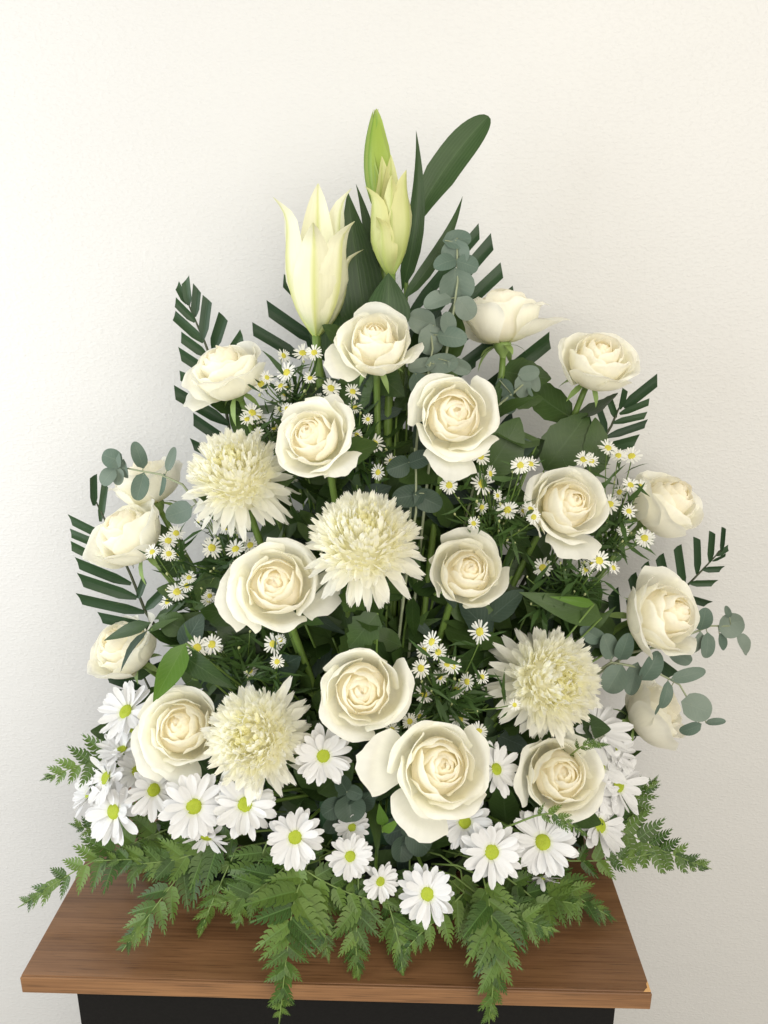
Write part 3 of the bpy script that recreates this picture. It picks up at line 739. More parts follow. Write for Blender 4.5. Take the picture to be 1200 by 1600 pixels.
# ------------------------------------------------------------------ trimmed palm fronds
def leaflet_geo(b, t, w, n, cut):
    b, t = np.asarray(b, float), np.asarray(t, float)
    L = np.linalg.norm(t - b); T = (t - b) / L; N = nrm(n - T * np.dot(n, T)); S = np.cross(T, N)
    V, U = [], []; nv = 7
    for j in range(nv + 1):
        v = j / nv; hw = w * .62 * min(1, .35 + 2.6 * v) * (1 if v < .8 else 1 - .1 * (v - .8))
        for i in range(5):
            u = i / 2 - 1
            p = b + T * L * (v + (cut * u * w / L * .6 if j == nv else 0)) + S * hw * u + N * (abs(u) * hw * .35 - .04 * L * v * v)
            V.append(p); U.append(((u + 1) / 2, v))
    return V, grid_faces(4, nv), U
def make_palm(label, rach, y0, y1, lets, seedn=(0, -.95, .2), ws=1.0):
    pr = [W(px, py, y0 + (y1 - y0) * i / (len(rach) - 1)) for i, (px, py) in enumerate(rach)]
    root = thing('palm_frond', label, 'palm frond', pr[-1], 'trimmed palm fronds')
    pts = [pr[0]]
    for a, b in zip(pr[:-1], pr[1:]): pts += [a * .5 + b * .5, b]
    ft = foam_pt(pr[-1]) + V3(0, .025, 0)
    pts += bez([pr[-1], (pr[-1] + ft) / 2 + V3(0, .03, 0), ft], 4)[1:]
    link('rachis', tube_mesh('rachis', pts, .0008, .0026, M['dstem'], pr[-1]), root)
    P = np.array(pr); R2 = np.array(rach, float)
    for (bx, by, tx, ty, w) in lets:
        # depth of the nearest point of the rachis
        k = np.argmin(((R2 - [bx, by]) ** 2).sum(1)); y = P[k][1]
        b = W(bx, by, y - .001); t = W(tx, ty, y + rng.uniform(-.012, .006)); s = pxs(tx, ty, y)
        cut = 1.0 if tx < bx else -1.0
        V, F, U = leaflet_geo(b, t, w * s * ws, V3(*seedn) + jit(.18), cut * rng.uniform(.5, 1.0))
        link('leaflet', mesh('leaflet', np.array(V) - np.array(root.location), F, M['palm'], U), root)
make_palm('trimmed palm frond pointing up at the upper left, behind a rose', [(294, 474), (305, 500), (320, 535), (335, 575), (350, 625), (362, 690)], .275, .25,
    [(295, 477, 290, 437, 11), (292, 475, 277, 446, 9), (304, 495, 308, 450, 11), (305, 503, 274, 472, 10), (317, 530, 324, 467, 13), (318, 535, 272, 493, 12),
     (333, 545, 349, 494, 14), (323, 556, 283, 527, 12), (330, 585, 281, 553, 13), (338, 610, 281, 587, 12), (357, 663, 273, 613, 15), (357, 692, 302, 655, 14), (356, 720, 300, 694, 12),
     (345, 575, 378, 524, 12)])
make_palm('large trimmed palm frond fanning out behind the lilies', [(612, 500), (625, 540), (635, 580), (645, 620), (640, 690)], .285, .26,
    [(495, 536, 418, 482, 16), (470, 560, 395, 514, 15), (520, 520, 443, 438, 13), (634, 500, 748, 360, 15), (626, 545, 769, 376, 17), (640, 560, 784, 421, 17),
     (650, 590, 803, 456, 15), (660, 620, 832, 486, 15), (700, 655, 861, 532, 20), (690, 680, 800, 610, 18), (610, 560, 520, 500, 15), (600, 600, 480, 540, 15), (660, 620, 745, 560, 16)])
make_palm('trimmed palm frond with horizontal leaflets at the left edge', [(144, 772), (158, 800), (182, 850), (205, 900), (227, 955), (250, 990)], .275, .24,
    [(147, 790, 146, 744, 11), (157, 815, 164, 756, 11), (168, 840, 109, 812, 14), (172, 858, 110, 833, 13), (178, 885, 111, 853, 14), (205, 912, 120, 880, 17), (214, 934, 125, 906, 19), (226, 956, 123, 936, 18),
     (240, 982, 156, 965, 16), (228, 952, 256, 924, 15), (216, 935, 226, 905, 12)], ws=.80)
make_palm('dark palm leaflets low on the left beneath the left rose', [(215, 1035), (226, 1060), (240, 1090)], .26, .235,
    [(222, 1075, 166, 1056, 14), (235, 1092, 188, 1083, 10), (226, 1050, 262, 1035, 10)])
make_palm('small palm frond behind the highest right rose', [(978, 622), (966, 640), (955, 666), (946, 680), (934, 700)], .285, .27,
    [(974, 636, 1027, 594, 19), (968, 647, 1014, 628, 12), (958, 661, 1009, 649, 12), (947, 683, 1010, 662, 14), (948, 700, 995, 688, 20), (968, 640, 976, 608, 16), (962, 653, 951, 622, 12), (947, 676, 934, 634, 14), (930, 704, 912, 642, 16)], ws=.70)
make_palm('sparse palm frond at the lower right with upright leaflets', [(1128, 858), (1098, 890), (1062, 927), (1030, 955), (1000, 985)], .30, .26,
    [(1127, 862, 1131, 825, 6), (1109, 878, 1113, 832, 8), (1089, 897, 1089, 841, 10), (1067, 922, 1059, 855, 11), (1047, 942, 1031, 870, 12), (1026, 960, 1008, 882, 11), (1005, 975, 988, 900, 13),
     (1119, 868, 1138, 856, 7), (1113, 877, 1134, 867, 4), (1098, 890, 1128, 889, 8), (1077, 911, 1117, 911, 9), (1061, 930, 1107, 944, 10), (1020, 1030, 1054, 1056, 15),
     (930, 1000, 926, 935, 15), (962, 995, 958, 925, 15), (1000, 1000, 985, 930, 14)])

# ------------------------------------------------------------------ eucalyptus
def make_euc(label, stem, y0, y1, leaves, mat='euc', tail=True, lw=1.0):
    pr = [W(px, py, y0 + (y1 - y0) * i / (len(stem) - 1)) for i, (px, py) in enumerate(stem)]
    root = thing('eucalyptus_sprig', label, 'eucalyptus', pr[-1], 'eucalyptus sprigs')
    pts = [pr[0]]
    for a, b in zip(pr[:-1], pr[1:]): pts += [a * .5 + b * .5, b]
    if tail:
        ft = foam_pt(pr[-1]); pts += bez([pr[-1], (pr[-1] + ft) / 2 + V3(0, .02, 0), ft], 4)[1:]
    link('stem', tube_mesh('stem', pts, .0009, .0018, M['estem'], pr[-1]), root)
    S2 = np.array(stem, float)
    D = np.linspace(0, 1, 41); seg = np.linspace(0, 1, len(stem))
    SX, SY = np.interp(D, seg, S2[:, 0]), np.interp(D, seg, S2[:, 1])
    for (cx, cy, rx, ang, asp) in leaves:          # centre, half length in px, image angle of its axis (deg, 0 = right, 90 = up), width/length
        rx = rx * 1.02; a = math.radians(ang); bx, by = cx - rx * math.cos(a), cy + rx * math.sin(a); tx, ty = cx + rx * math.cos(a), cy - rx * math.sin(a)
        k = int(np.argmin((SX - bx) ** 2 + (SY - by) ** 2)); y = y0 + (y1 - y0) * D[k]
        dy = rng.uniform(-.012, .004)
        b = W(bx, by, y - .002); t = W(tx, ty, y + dy); s = pxs(cx, cy, y)
        nj = V3(0, -1, .25) + jit(.28)
        V, F, U = leaf_geo(b, t, 2 * rx * asp * s, nj, sh_round, bow=rng.uniform(-.16, .12), fold=rng.uniform(.05, .4), nu=6, nv=10, wave=.03)
        link('leaf', mesh('leaf', np.array(V) - np.array(root.location), F, M[mat], U), root)
        sp = W(SX[k], SY[k], y)
        if np.linalg.norm(sp - b) > .001:
            link('leaf_stalk', tube_mesh('leaf_stalk', [sp, b + (t - b) * .08], .0005, .0006, M['estem'], np.array(root.location), 4), root)
    return root
make_euc('upright eucalyptus sprig with stacked round leaves, right of the lilies', [(714, 372), (715, 440), (708, 490), (696, 560), (680, 640)], .20, .18,
    [(714, 374, 22, 5, .65), (712, 395, 22, -90, 1.0), (695, 412, 18, 200, .75), (730, 413, 18, -20, .8), (711, 446, 27, -90, 1.05), (684, 473, 22, 200, .75), (727, 481, 20, -55, .85), (700, 505, 18, 100, .7)])
make_euc('leafy eucalyptus cluster between the two top roses', [(672, 505), (676, 545), (668, 590), (655, 650)], .19, .175,
    [(660, 502, 22, 160, .9), (672, 530, 24, -90, .85), (706, 527, 24, -10, .65), (684, 507, 18, 40, .6), (690, 568, 26, 5, .6), (660, 572, 22, 190, .6), (717, 572, 20, -25, .6), (655, 600, 20, -70, .8)])
make_euc('short eucalyptus tip with drooping leaves beside the rose seen from below', [(838, 588), (818, 600), (795, 620), (770, 640)], .235, .20,
    [(788, 607, 18, -60, .7), (795, 632, 15, -85, .9), (815, 603, 18, -80, .75), (826, 583, 17, 10, .7), (837, 598, 14, -80, .6), (829, 612, 8, -70, .5)])
make_euc('eucalyptus sprig reaching left in front of the shaded rose', [(190, 730), (220, 736), (250, 741), (285, 757), (310, 790)], .235, .20,
    [(180, 718, 16, 95, .95), (176, 716, 17, 160, .9), (170, 745, 16, 230, .85), (185, 744, 14, 265, .7), (196, 732, 15, -80, .6), (217, 711, 22, 110, .5), (219, 760, 22, -105, .6), (267, 718, 20, 70, .42), (253, 757, 18, -100, .25), (280, 800, 22, 200, .8)])
make_euc('eucalyptus sprig with the outermost leaves, beyond the blush rose', [(1150, 978), (1110, 978), (1075, 992), (1040, 1008), (985, 1020)], .215, .20,
    [(1142, 977, 21, 20, 1.0), (1159, 1006, 17, -60, .75), (1128, 1002, 13, -70, .75), (1137, 956, 10, 110, .5), (1098, 967, 18, 75, .75), (1104, 1008, 20, -95, .55), (1088, 1003, 18, -110, .6), (1062, 1025, 20, -30, .6), (1075, 1010, 14, -60, .6)])
make_euc('arching eucalyptus sprig with a large silver leaf above the rosebud', [(1078, 1098), (1062, 1070), (1048, 1062), (1020, 1048), (985, 1040), (955, 1035)], .165, .175,
    [(1088, 1105, 25, -20, .85), (1079, 1137, 18, 200, .55), (1118, 1128, 16, 5, .35), (1075, 1055, 28, 15, .38), (1038, 1085, 22, -105, .45), (1030, 1106, 12, -120, .4), (960, 1060, 24, 240, .8), (990, 1060, 26, 255, .5), (1015, 1040, 26, 60, .6), (950, 1010, 20, 110, .8), (925, 990, 20, 150, .7), (975, 1010, 22, 70, .6)])
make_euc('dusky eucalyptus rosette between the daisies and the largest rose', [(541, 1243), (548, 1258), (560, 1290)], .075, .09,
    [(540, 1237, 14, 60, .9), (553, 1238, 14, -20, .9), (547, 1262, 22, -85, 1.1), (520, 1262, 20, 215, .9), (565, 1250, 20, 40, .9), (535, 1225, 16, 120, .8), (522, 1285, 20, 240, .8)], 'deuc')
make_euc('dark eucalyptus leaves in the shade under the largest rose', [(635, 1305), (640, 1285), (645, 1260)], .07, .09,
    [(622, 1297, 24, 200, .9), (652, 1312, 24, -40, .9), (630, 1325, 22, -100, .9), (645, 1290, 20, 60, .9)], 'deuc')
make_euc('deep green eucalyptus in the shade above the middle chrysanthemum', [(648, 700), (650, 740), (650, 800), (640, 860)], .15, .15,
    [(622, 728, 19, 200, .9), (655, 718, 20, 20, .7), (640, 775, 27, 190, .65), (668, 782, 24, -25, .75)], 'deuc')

# ------------------------------------------------------------------ asters in sprays
def ray_ring(n):
    V, F, U, P = [], [], [], []
    for i in range(n):
        a = 6.2832 * i / n + rng.normal(0, .06); L = rng.uniform(.82, 1.05); up = rng.normal(.10, .12)
        d = V3(math.cos(a), math.sin(a), 0); s = V3(-math.sin(a), math.cos(a), 0); b = len(V)
        for v, hw in ((.22, .05), (.6, .085), (.9, .075), (1.0, .03)):
            for u in (-1, 1):
                V.append(d * v * L + s * hw * u + V3(0, 0, up * v)); U.append(((u + 1) / 2, v)); P.append((.86, .86, .80))
        for k in range(3): F.append((b + 2 * k, b + 2 * k + 1, b + 2 * k + 3, b + 2 * k + 2))
    return mesh('flower_head', V, F, M['daisy'], U, np.array(P))
RINGS = [ray_ring(n) for n in (17, 19, 21, 18)]
ADISC = disc_mesh('disc', M['ydisc'])
def budmesh():
    V, F, U = tube([V3(0, 0, -.2), V3(0, 0, .2), V3(0, 0, .7), V3(0, 0, 1.1), V3(0, 0, 1.3)], .3, .3, 7)
    V = np.array(V); r = [.4, .95, 1.1, .9, .25]
    for k in range(5): V[k * 7:(k + 1) * 7, :2] *= r[k] / .62
    return mesh('bud', V, F, M['bud'], U)
BUD = budmesh()
def make_spray(label, heads, node, y, foliage=60, buds=8, spread=(60, 60), fy=.02):
    nb = W(*node, y + fy); ft = foam_pt(nb)
    root = thing('aster_spray', label, 'aster', nb, 'small white aster sprays')
    st = MB(); fo = MB(); off = np.array(root.location)
    main = bez([nb, (nb + ft) / 2 + V3(0, .02, 0), ft], 7); st.add(*tube(main, .0011, .0018, 5))
    allp = []
    more = [(node[0] + rng.normal(0, spread[0] * .6), node[1] + rng.normal(-spread[1] * .35, spread[1] * .45), rng.uniform(10, 14)) for _ in range(min(5, 1 + len(heads) // 2))]
    for (hx, hy, r) in list(heads) + more:
        yy = y + rng.uniform(-.018, .012); c = W(hx, hy, yy); R = r * pxs(hx, hy, yy)
        f = nrm(V3(rng.normal(0, .35), -.75, rng.uniform(.25, .95))); B = basis(f, rng.uniform(0, 6))
        br = bez([nb + V3(0, 0, -.01), nb * .4 + c * .6 - V3(0, 0, .015), c - B[:, 2] * .012, c - B[:, 2] * .001], 6); st.add(*tube(br, .0008, .0005, 4)); allp += br[1:5]
        ho = link('flower_head', RINGS[int(rng.integers(0, 4))], root, to4(B, c - off, R))
        link('disc', ADISC, ho, to4(np.eye(3), V3(0, 0, .02), .36))
        Vc, Fc, Uc = tube([V3(0, 0, -.01), V3(0, 0, -.3)], .26, .10, 7)
        st.add(np.array(Vc) @ B.T * R + c, Fc, Uc)
    for i in range(buds):
        bx, by = node[0] + rng.normal(0, spread[0] * .55), node[1] + rng.normal(-spread[1] * .2, spread[1] * .5)
        c = W(bx, by, y + rng.uniform(-.012, .012)); B = basis(nrm(V3(rng.normal(0, .5), -.3, 1)))
        br = bez([nb, nb * .5 + c * .5 - V3(0, 0, .012), c], 4); st.add(*tube(br, .0006, .0004, 4)); allp += br[1:4]
        link('bud', BUD, root, to4(B, c - off, .0024 * rng.uniform(.7, 1.15)))
    allp += main[:5]
    for i in range(foliage):
        p = allp[int(rng.integers(0, len(allp)))] + jit(.003)
        d = nrm(V3(rng.normal(0, .8), rng.normal(-.15, .45), rng.normal(.25, .6))); L = rng.uniform(.014, .040)
        V, F, U = leaf_geo(p, p + d * L, L * rng.uniform(.11, .2), V3(0, -.6, .8) + jit(.5), sh_lance, bow=rng.uniform(-.15, .15), nu=2, nv=4, side=rng.uniform(-.1, .1))
        fo.add(V, F, U)
    link('branches', st.mesh('branches', M['stem'], off), root)
    link('foliage', fo.mesh('foliage', M['aleaf'], off), root, kind='stuff')
make_spray('aster spray between the opening lily and the left leaning rose', [(443, 556, 13), (473, 552, 18), (491, 551, 14), (448, 582, 17), (408, 600, 16), (417, 590, 12), (447, 604, 13), (440, 640, 14)], (455, 620), .195, 90, 8, (60, 50))
make_spray('aster heads just above the upper left chrysanthemum', [(394, 645, 17), (386, 655, 13), (404, 652, 13)], (420, 680), .20, 30, 2, (30, 30))
make_spray('aster heads beside the top front rose stem', [(517, 607, 17), (551, 612, 14), (585, 693, 17), (591, 738, 14), (575, 655, 10)], (555, 700), .17, 110, 8, (55, 60))
make_spray('aster heads under the drooping petals of the upper left chrysanthemum', [(321, 795, 17), (311, 813, 13), (331, 856, 18), (368, 858, 17), (391, 852, 15), (367, 886, 12)], (365, 880), .17, 120, 10, (50, 50))
make_spray('aster cluster against the left leaning rose over the palm leaflets', [(263, 845, 16), (275, 833, 14), (279, 866, 14), (257, 862, 13), (277, 925, 18), (292, 915, 13), (262, 940, 14)], (305, 930), .19, 90, 8, (45, 45))
make_spray('pair of asters above the dark leaves on the left', [(308, 1012, 19), (331, 1007, 18), (342, 1013, 8)], (385, 1035), .15, 110, 5, (60, 40))
make_spray('single aster below the wide open rose', [(427, 1006, 17)], (430, 1060), .115, 70, 2, (60, 40))
make_spray('tall aster spray between the front facing rose and the right rose', [(750, 713, 18), (766, 740, 14), (753, 756, 20), (702, 758, 16), (793, 797, 18), (813, 727, 16), (829, 725, 14), (829, 796, 15), (834, 808, 13)], (775, 830), .15, 170, 22, (55, 85))
make_spray('aster spray at the right behind the right of centre rose', [(950, 700, 16), (987, 713, 17), (912, 718, 16), (924, 720, 14), (966, 712, 14), (985, 758, 15), (1000, 760, 13), (968, 769, 13), (953, 788, 17), (1007, 841, 17)], (945, 850), .20, 190, 14, (50, 80))
make_spray('low aster pair among the narrow leaves right of centre', [(848, 887, 17), (936, 876, 18), (925, 882, 12)], (885, 930), .165, 230, 16, (75, 60))
make_spray('dense aster cluster between the round rose and the right chrysanthemum', [(675, 1003, 18), (663, 1016, 15), (685, 1019, 15), (697, 1038, 14), (708, 1041, 15), (658, 1044, 17), (750, 987, 20), (730, 1065, 15), (713, 1078, 15), (662, 1085, 17), (718, 1123, 17), (640, 1127, 14), (612, 1140, 13), (748, 1143, 16)], (700, 1090), .10, 240, 18, (60, 60))

# ------------------------------------------------------------------ leatherleaf ferns
def pinna_geo(base, d, normal, L, wmax, n, droop=.12, vee=.22):
    d = nrm(d); N = nrm(normal - d * np.dot(normal, d)); S = np.cross(d, N)
    V, F, U = [], [], []
    def P(s, w): 
        V.append(base + d * s * L + S * w + N * (-droop * L * s * s + vee * abs(w))); U.append((.5 + .5 * w / wmax, s)); return len(V) - 1
    for sg in (1, -1):
        for i in range(n):
            s0, s1 = i / n, (i + 1) / n; sm = (s0 + s1) / 2
            Wd = wmax * min(1, .62 + 1.5 * sm) * max(.05, (1 - sm ** 1.5)) * random.uniform(.9, 1.08); q = 1 / n; fw = .55 * q
            a, b = P(s0, 0), P(min(1, s1), 0)
            c, dd = P(s0 + .06 * q + fw * .4, sg * .68 * Wd), P(s1 - .03 * q + fw * .4, sg * .68 * Wd)
            e, g, h2, k = P(s0 + .12 * q + fw, sg * .88 * Wd), P(s0 + .42 * q + fw * 1.2, sg * .98 * Wd), P(s0 + .85 * q + fw * 1.5, sg * 1.0 * Wd), P(s1 + .02 * q + fw, sg * .78 * Wd)
            fs = [(a, b, dd, c), (c, dd, k, e), (e, k, h2, g)]
            F += fs if sg > 0 else [f[::-1] for f in fs]
    i0 = P(1 - .5 / n, wmax * .10); i1 = P(1 - .5 / n, -wmax * .10); i2 = P(1.06, 0); F.append((i0, i2, i1))
    return V, F, U
def make_fern(label, rach, ys, plen, n=12, normal=(0, -.55, .85), spread=58, start=.08, tipscale=.26, asp=.60, peak=.22, tail=0):
    pr = [W(px, py, y) for (px, py), y in zip(rach, ys)]
    root = thing('fern_frond', label, 'fern', pr[0], 'leatherleaf ferns round the base')
    A = np.array(pr); m = len(A); tt = np.linspace(0, 1, m); ts = np.linspace(0, 1, 33)
    C = np.stack([np.interp(ts, tt, A[:, k]) for k in range(3)], 1)
    for _ in range(10): C[1:-1] = (C[:-2] + 2 * C[1:-1] + C[2:]) / 4
    plen = plen * 1.04; s = pxs(*rach[len(rach) // 2], ys[len(ys) // 2]); off = np.array(root.location)
    ft = V3(np.clip(pr[0][0] * .5, -.075, .075), min(pr[0][1] + .03, .17), .07)
    link('rachis', tube_mesh('rachis', [ft, (ft + C[0]) / 2 + V3(0, 0, .006)] + list(C[::2]), .0011, .0005, M['rachis'], off, 5), root)
    Nn = nrm(np.asarray(normal, float))
    n = max(6, int(n * .82))
    for i in range(n):
        xq = (i + .3) / n; q = start + (1 - start) * (1 - (1 - xq) ** 1.45) * .985
        k = int(q * 32); T = nrm(C[min(k + 1, 32)] - C[max(k - 1, 0)]); p = C[k]
        N2 = nrm(Nn - T * np.dot(Nn, T)); S = np.cross(T, N2)
        prof = (min(1, .75 + (q - start) / max(.05, peak) * .25)) if q < start + peak else (1 - (q - start - peak) / (1 - start - peak)) ** .6
        L = plen * s * max(tipscale, prof) * rng.uniform(.9, 1.1)
        for sg in (1, -1):
            sp = math.radians(spread - 18 * q + rng.normal(0, 5))
            d = T * math.cos(sp) + S * sg * math.sin(sp) + N2 * rng.normal(-.05, .12)
            V, F, U = pinna_geo(p + T * (.002 * sg), d, N2 + S * sg * .15 + jit(.12), L, max(.0028, L * asp * .5), 7 if L > 34 * s else 5)
            V = np.array(V)
            inside = (V[:, 1] > tc[1] - .004)
            V[inside, 2] = np.maximum(V[inside, 2], .0012 + rng.uniform(0, .002))
            link('pinna', mesh('pinna', V - off, F, M['fern'], U, smooth=False), root)
    # end leaflet
    T = nrm(C[-1] - C[-3]); L = max(plen * s * .42, .012)
    if tail:
        k = max(2, int(np.argmin(np.abs(np.linalg.norm(C - C[-1], axis=1) - tail * s)))); T = nrm(C[-1] - C[k])
        V, F, U = pinna_geo(C[k], T, Nn, tail * s * .97, tail * s * .155, 11, droop=.03)
    else: V, F, U = pinna_geo(C[-3], T, Nn, L * .9, L * .2, 6)
    link('pinna', mesh('pinna', np.array(V) - off, F, M['fern'], U, smooth=False), root)
make_fern('small fern tip pointing left beside the left daisies', [(225, 1175), (180, 1182), (130, 1193), (72, 1216)], (.16, .15, .14, .13), 52, 8, spread=55, start=.15, normal=(0, -.8, .5))
make_fern('long bright fern reaching out past the left table edge', [(300, 1280), (215, 1315), (130, 1352), (28, 1418)], (.13, .12, .10, .08), 66, 13, spread=58, normal=(.0, -.6, .8), tail=70)
make_fern('second left fern lying over the tabletop behind the long bright one', [(290, 1275), (230, 1290), (165, 1300), (120, 1290)], (.15, .15, .15, .15), 55, 9, normal=(0, -.8, .5))
make_fern('bright fern drooping onto the wood at lower left', [(345, 1310), (290, 1355), (240, 1420), (190, 1487)], (.10, .08, .05, .022), 66, 12, spread=55, normal=(-.25, -.8, .55), tail=50)
make_fern('dense overlapping fern under the large left daisies', [(380, 1300), (330, 1325), (270, 1345), (215, 1350)], (.09, .08, .07, .06), 62, 10, normal=(-.1, -.8, .6))
make_fern('dark short fern hanging between the two left fern tips', [(370, 1325), (345, 1380), (325, 1425), (313, 1458)], (.08, .06, .05, .045), 36, 9, spread=45, normal=(.3, -.8, .4))
make_fern('fern hanging far over the front edge at left of centre', [(480, 1350), (458, 1410), (449, 1480), (436, 1600)], (.055, .02, -.010, -.024), 78, 13, spread=62, normal=(0, -.85, .5), peak=.18, tail=105)
make_fern('fern spread sideways under the green eyed daisy row', [(470, 1330), (430, 1370), (390, 1400), (340, 1412)], (.06, .045, .035, .03), 58, 9, normal=(0, -.8, .6))
make_fern('dark fern cluster right of the far hanging left fern', [(560, 1360), (560, 1420), (555, 1470), (560, 1524)], (.05, .03, .015, .006), 58, 10, spread=50, normal=(.1, -.85, .5))
make_fern('narrow dark fern tip resting on the wood in the middle', [(600, 1390), (615, 1440), (625, 1480), (629, 1519)], (.05, .035, .022, .012), 42, 10, spread=45, normal=(-.2, -.8, .4))
make_fern('fern pointing right under the little curled daisy', [(440, 1335), (500, 1375), (550, 1398), (606, 1412)], (.055, .04, .035, .03), 52, 9, normal=(.1, -.8, .6))
make_fern('bright fern side shoot below the lowest daisy', [(725, 1395), (690, 1430), (655, 1460), (632, 1487)], (.045, .03, .025, .02), 46, 8, spread=60, normal=(-.2, -.8, .6))
make_fern('fern hanging over the front edge right of centre', [(755, 1370), (768, 1430), (775, 1500), (764, 1600)], (.05, .018, -.010, -.024), 72, 13, spread=50, normal=(0, -.85, .5), peak=.2, tail=85)
make_fern('bright fern pointing right over the wood below the left facing daisy', [(750, 1400), (790, 1425), (825, 1440), (862, 1452)], (.045, .03, .022, .015), 48, 9, normal=(.1, -.8, .7))
make_fern('fern lying back over the right of the tabletop', [(850, 1360), (880, 1385), (915, 1410), (953, 1432)], (.10, .09, .08, .07), 50, 9, normal=(.1, -.5, .9))
make_fern('dark fern beneath the right facing daisies', [(830, 1385), (850, 1400), (875, 1408), (900, 1412)], (.07, .06, .05, .045), 50, 8, normal=(.1, -.6, .9))
make_fern('long fern reaching out to the right past the table', [(915, 1270), (975, 1300), (1035, 1330), (1112, 1358)], (.16, .16, .155, .15), 60, 13, spread=60, normal=(.1, -.85, .45), tail=60)
make_fern('upright fern tip at the right beside the daisies', [(940, 1290), (975, 1265), (1000, 1245), (1022, 1220)], (.18, .185, .19, .19), 44, 9, spread=55, normal=(.0, -.9, .3))
make_fern('dark low fern under the long right fern', [(890, 1345), (935, 1345), (975, 1342), (1018, 1334)], (.12, .115, .12, .12), 38, 9, spread=55, normal=(.0, -.8, .5))
make_fern('fern tip lying over the bottom of the fern tipped rose', [(835, 1275), (860, 1270), (885, 1284), (912, 1302)], (.06, .05, .045, .045), 26, 7, spread=50, normal=(.0, -.7, .6))
make_fern('single fern tip poking up between rose and right chrysanthemum', [(880, 1190), (905, 1168), (922, 1162), (940, 1163)], (.12, .09, .085, .085), 20, 6, spread=50, normal=(.0, -.8, .5))
make_fern('fern filling the shade below the large left daisies', [(420, 1310), (400, 1360), (380, 1400), (372, 1440)], (.075, .06, .055, .05), 60, 9, normal=(0, -.7, .7))
make_fern('fern filling the shade behind the lowest daisy', [(640, 1340), (640, 1390), (650, 1430), (660, 1470)], (.09, .07, .06, .05), 58, 9, normal=(0, -.6, .8))
make_fern('fern filling the shade behind the right daisy pair', [(790, 1330), (800, 1370), (815, 1400), (830, 1425)], (.10, .085, .075, .07), 58, 9, normal=(0, -.6, .8))

make_fern('fern tucked behind the hanging fern at left of centre', [(500, 1340), (500, 1390), (505, 1440), (512, 1490)], (.07, .05, .035, .02), 56, 9, normal=(.1, -.8, .5))
make_fern('fern spreading left under the long bright one', [(320, 1320), (270, 1330), (220, 1342), (150, 1345)], (.12, .11, .10, .10), 54, 9, normal=(0, -.6, .8))
make_fern('fern tucked behind the hanging fern right of centre', [(720, 1360), (725, 1400), (735, 1440), (742, 1480)], (.07, .05, .035, .02), 54, 9, normal=(-.1, -.8, .5))
make_fern('fern fanning right behind the bright right pointing fern', [(790, 1370), (830, 1400), (850, 1430), (856, 1462)], (.07, .055, .045, .04), 52, 9, normal=(.1, -.7, .6))

# ------------------------------------------------------------------ single broad leaves that show
def bleaf(b, t, w, y0, y1, label, mat='leaf', shape=sh_oval, **k):
    bp = W(*b, y0); root = thing('leaf_stem', label, 'leaf', bp, 'broad leaves among the flowers')
    pleaf(root, M[mat], b, t, w, y0, y1, shape, name='blade', **k)
    ft = foam_pt(bp); link('stalk', tube_mesh('stalk', bez([bp, (bp + ft) / 2, ft], 5), .001, .0015, M['stem'], bp, 5), root)
bleaf((290, 1005), (239, 1098), 46, .13, .12, 'bright green pointed leaf hanging beside the left rose', 'bleaf', sh_lance, nv=12, fold=.2, n=(.2, -.9, .4))
bleaf((275, 1015), (372, 1078), 42, .14, .12, 'dark pointed leaf lying toward the half hidden rose', 'leaf', sh_lance, nv=12, fold=.15)
bleaf((285, 1015), (318, 958), 42, .16, .165, 'grey green leaf behind the pair of asters', 'deuc', sh_oval, nv=9)
bleaf((290, 985), (248, 962), 44, .18, .185, 'dark leaf tucked above the bright green leaf', 'leaf', sh_oval, nv=9)
bleaf((755, 745), (812, 652), 78, .19, .20, 'broad rose leaf right of the front facing rose', 'leaf', sh_oval, nv=14, serr=.03, n=(.2, -.95, .2))
bleaf((850, 735), (918, 645), 76, .235, .25, 'broad rose leaf behind the bare stem on the right', 'leaf', sh_oval, nv=14, serr=.04)
bleaf((930, 745), (930, 652), 46, .23, .245, 'upright rose leaf under the highest right rose', 'leaf', sh_oval, nv=14, serr=.04)
bleaf((928, 944), (858, 932), 18, .15, .14, 'dark leaf with a pale folded edge right of centre', 'bleaf', sh_lance, nv=10, fold=.35)
bleaf((940, 965), (810, 925), 52, .165, .15, 'long dark leaf under the pale folded leaf', 'leaf', sh_lance, nv=12, fold=.2)
bleaf((590, 958), (545, 1012), 52, .10, .095, 'lobed leaf hanging under the middle chrysanthemum', 'leaf', sh_oval, nv=12, serr=.14)
bleaf((600, 1290), (592, 1255), 22, .06, .055, 'small upright leaf pair tip under the largest rose', 'bleaf', sh_lance, nv=8)
bleaf((598, 1300), (625, 1278), 18, .06, .055, 'small leaf bending right under the largest rose', 'bleaf', sh_lance, nv=8)

# ------------------------------------------------------------------ leafy filler stems deep inside
HULL = [(250, 1130, .17), (300, 1060, .18), (330, 960, .19), (360, 880, .19), (420, 780, .19), (470, 690, .20), (520, 640, .20), (560, 720, .19), (620, 640, .20), (680, 720, .19), (760, 720, .20), (830, 780, .20), (900, 830, .21),
        (930, 920, .20), (900, 1000, .18), (860, 1120, .16), (780, 1150, .14), (700, 1100, .15), (620, 1180, .12), (560, 1180, .12), (480, 1080, .15), (420, 1050, .16), (560, 960, .16), (640, 930, .16), (500, 860, .18), (700, 830, .17), (800, 900, .18),
        (780, 1010, .15), (380, 960, .17), (470, 960, .16), (620, 1020, .14), (700, 1250, .11), (580, 1250, .11), (500, 1240, .11), (850, 1240, .13), (420, 1240, .12), (330, 1210, .14), (780, 1290, .11), (650, 1330, .10), (880, 1300, .13), (300, 1280, .14), (500, 1340, .10)]
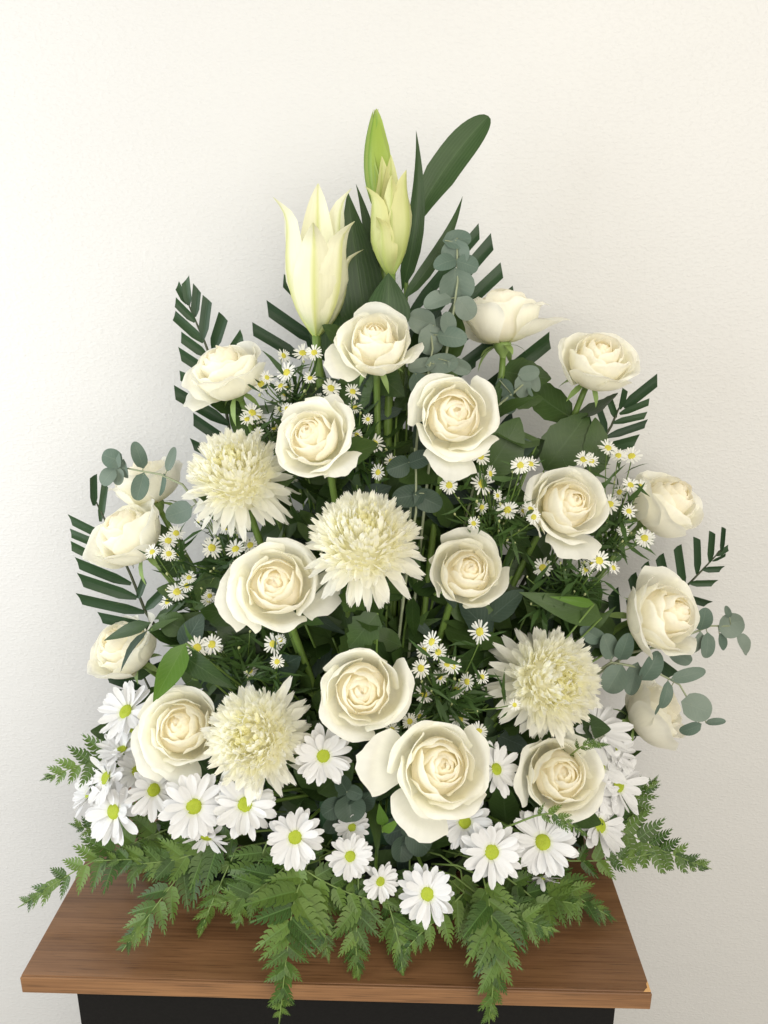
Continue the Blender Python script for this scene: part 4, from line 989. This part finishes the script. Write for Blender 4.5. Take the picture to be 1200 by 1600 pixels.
EXTRA = [(215, 1150, .19), (230, 1200, .18), (215, 1250, .17), (250, 1290, .16), (300, 1330, .14), (960, 1180, .20), (950, 1250, .19), (930, 1300, .18), (890, 1340, .16), (230, 1320, .16), (350, 1340, .12), (420, 1360, .10), (480, 1370, .085), (560, 1390, .08), (640, 1400, .08), (720, 1390, .085), (800, 1370, .10)]
for px in range(250, 960, 88):
    for py in range(1000, 1340, 100):
        if abs(px - 600) < 190 + (1400 - py) * .5: EXTRA.append((px + rng.uniform(-25, 25), py + rng.uniform(-25, 25), .17 - (py - 1000) * .00010))
for px, py in ((440, 640), (500, 600), (560, 640), (640, 560), (700, 560), (760, 650), (840, 690), (700, 760), (600, 790), (480, 800), (860, 880), (930, 780), (560, 560), (400, 700), (350, 800), (300, 900), (960, 990), (520, 740), (780, 900), (640, 700)):
    EXTRA.append((px, py, .205))
for py in range(590, 1010, 70):
    hw = 70 + (py - 560) * .58
    for px in np.arange(630 - hw, 630 + hw + 1, 105): EXTRA.append((px + rng.uniform(-25, 25), py + rng.uniform(-20, 20), .245))
for i, (px, py, y) in enumerate(HULL + EXTRA):
    tp = W(px, py, y + .01); ft = foam_pt(tp) + V3(0, .01, 0)
    root = thing('greenery_stem', 'dark leafy filler stem deep between the flowers', 'greenery', tp, 'leafy filler stems in the shade')
    pts = bez([tp, (tp + ft) / 2 + V3(0, .02, .01), ft], 8)
    link('stem', tube_mesh('stem', pts, .0012, .002, M['stem'], tp, 5), root)
    narrow = i % 3 == 2
    for k in range(11):
        p = pts[int(rng.integers(0, 5))] + jit(.004)
        d = nrm(V3(rng.normal(0, .9), rng.normal(-.1, .35), rng.normal(.1, .7))); L = rng.uniform(.04, .065)
        leaf_part('leaf', root, M['leaf' if k % 7 else 'deuc'], p, p + d * L, L * (.28 if narrow else rng.uniform(.5, .72)), V3(0, -.75, .5) + jit(.35), sh_lance if narrow else sh_oval,
                  bow=rng.uniform(-.1, .1), fold=.15, nu=4, nv=8, serr=.04 if k % 2 else 0, wave=.08)
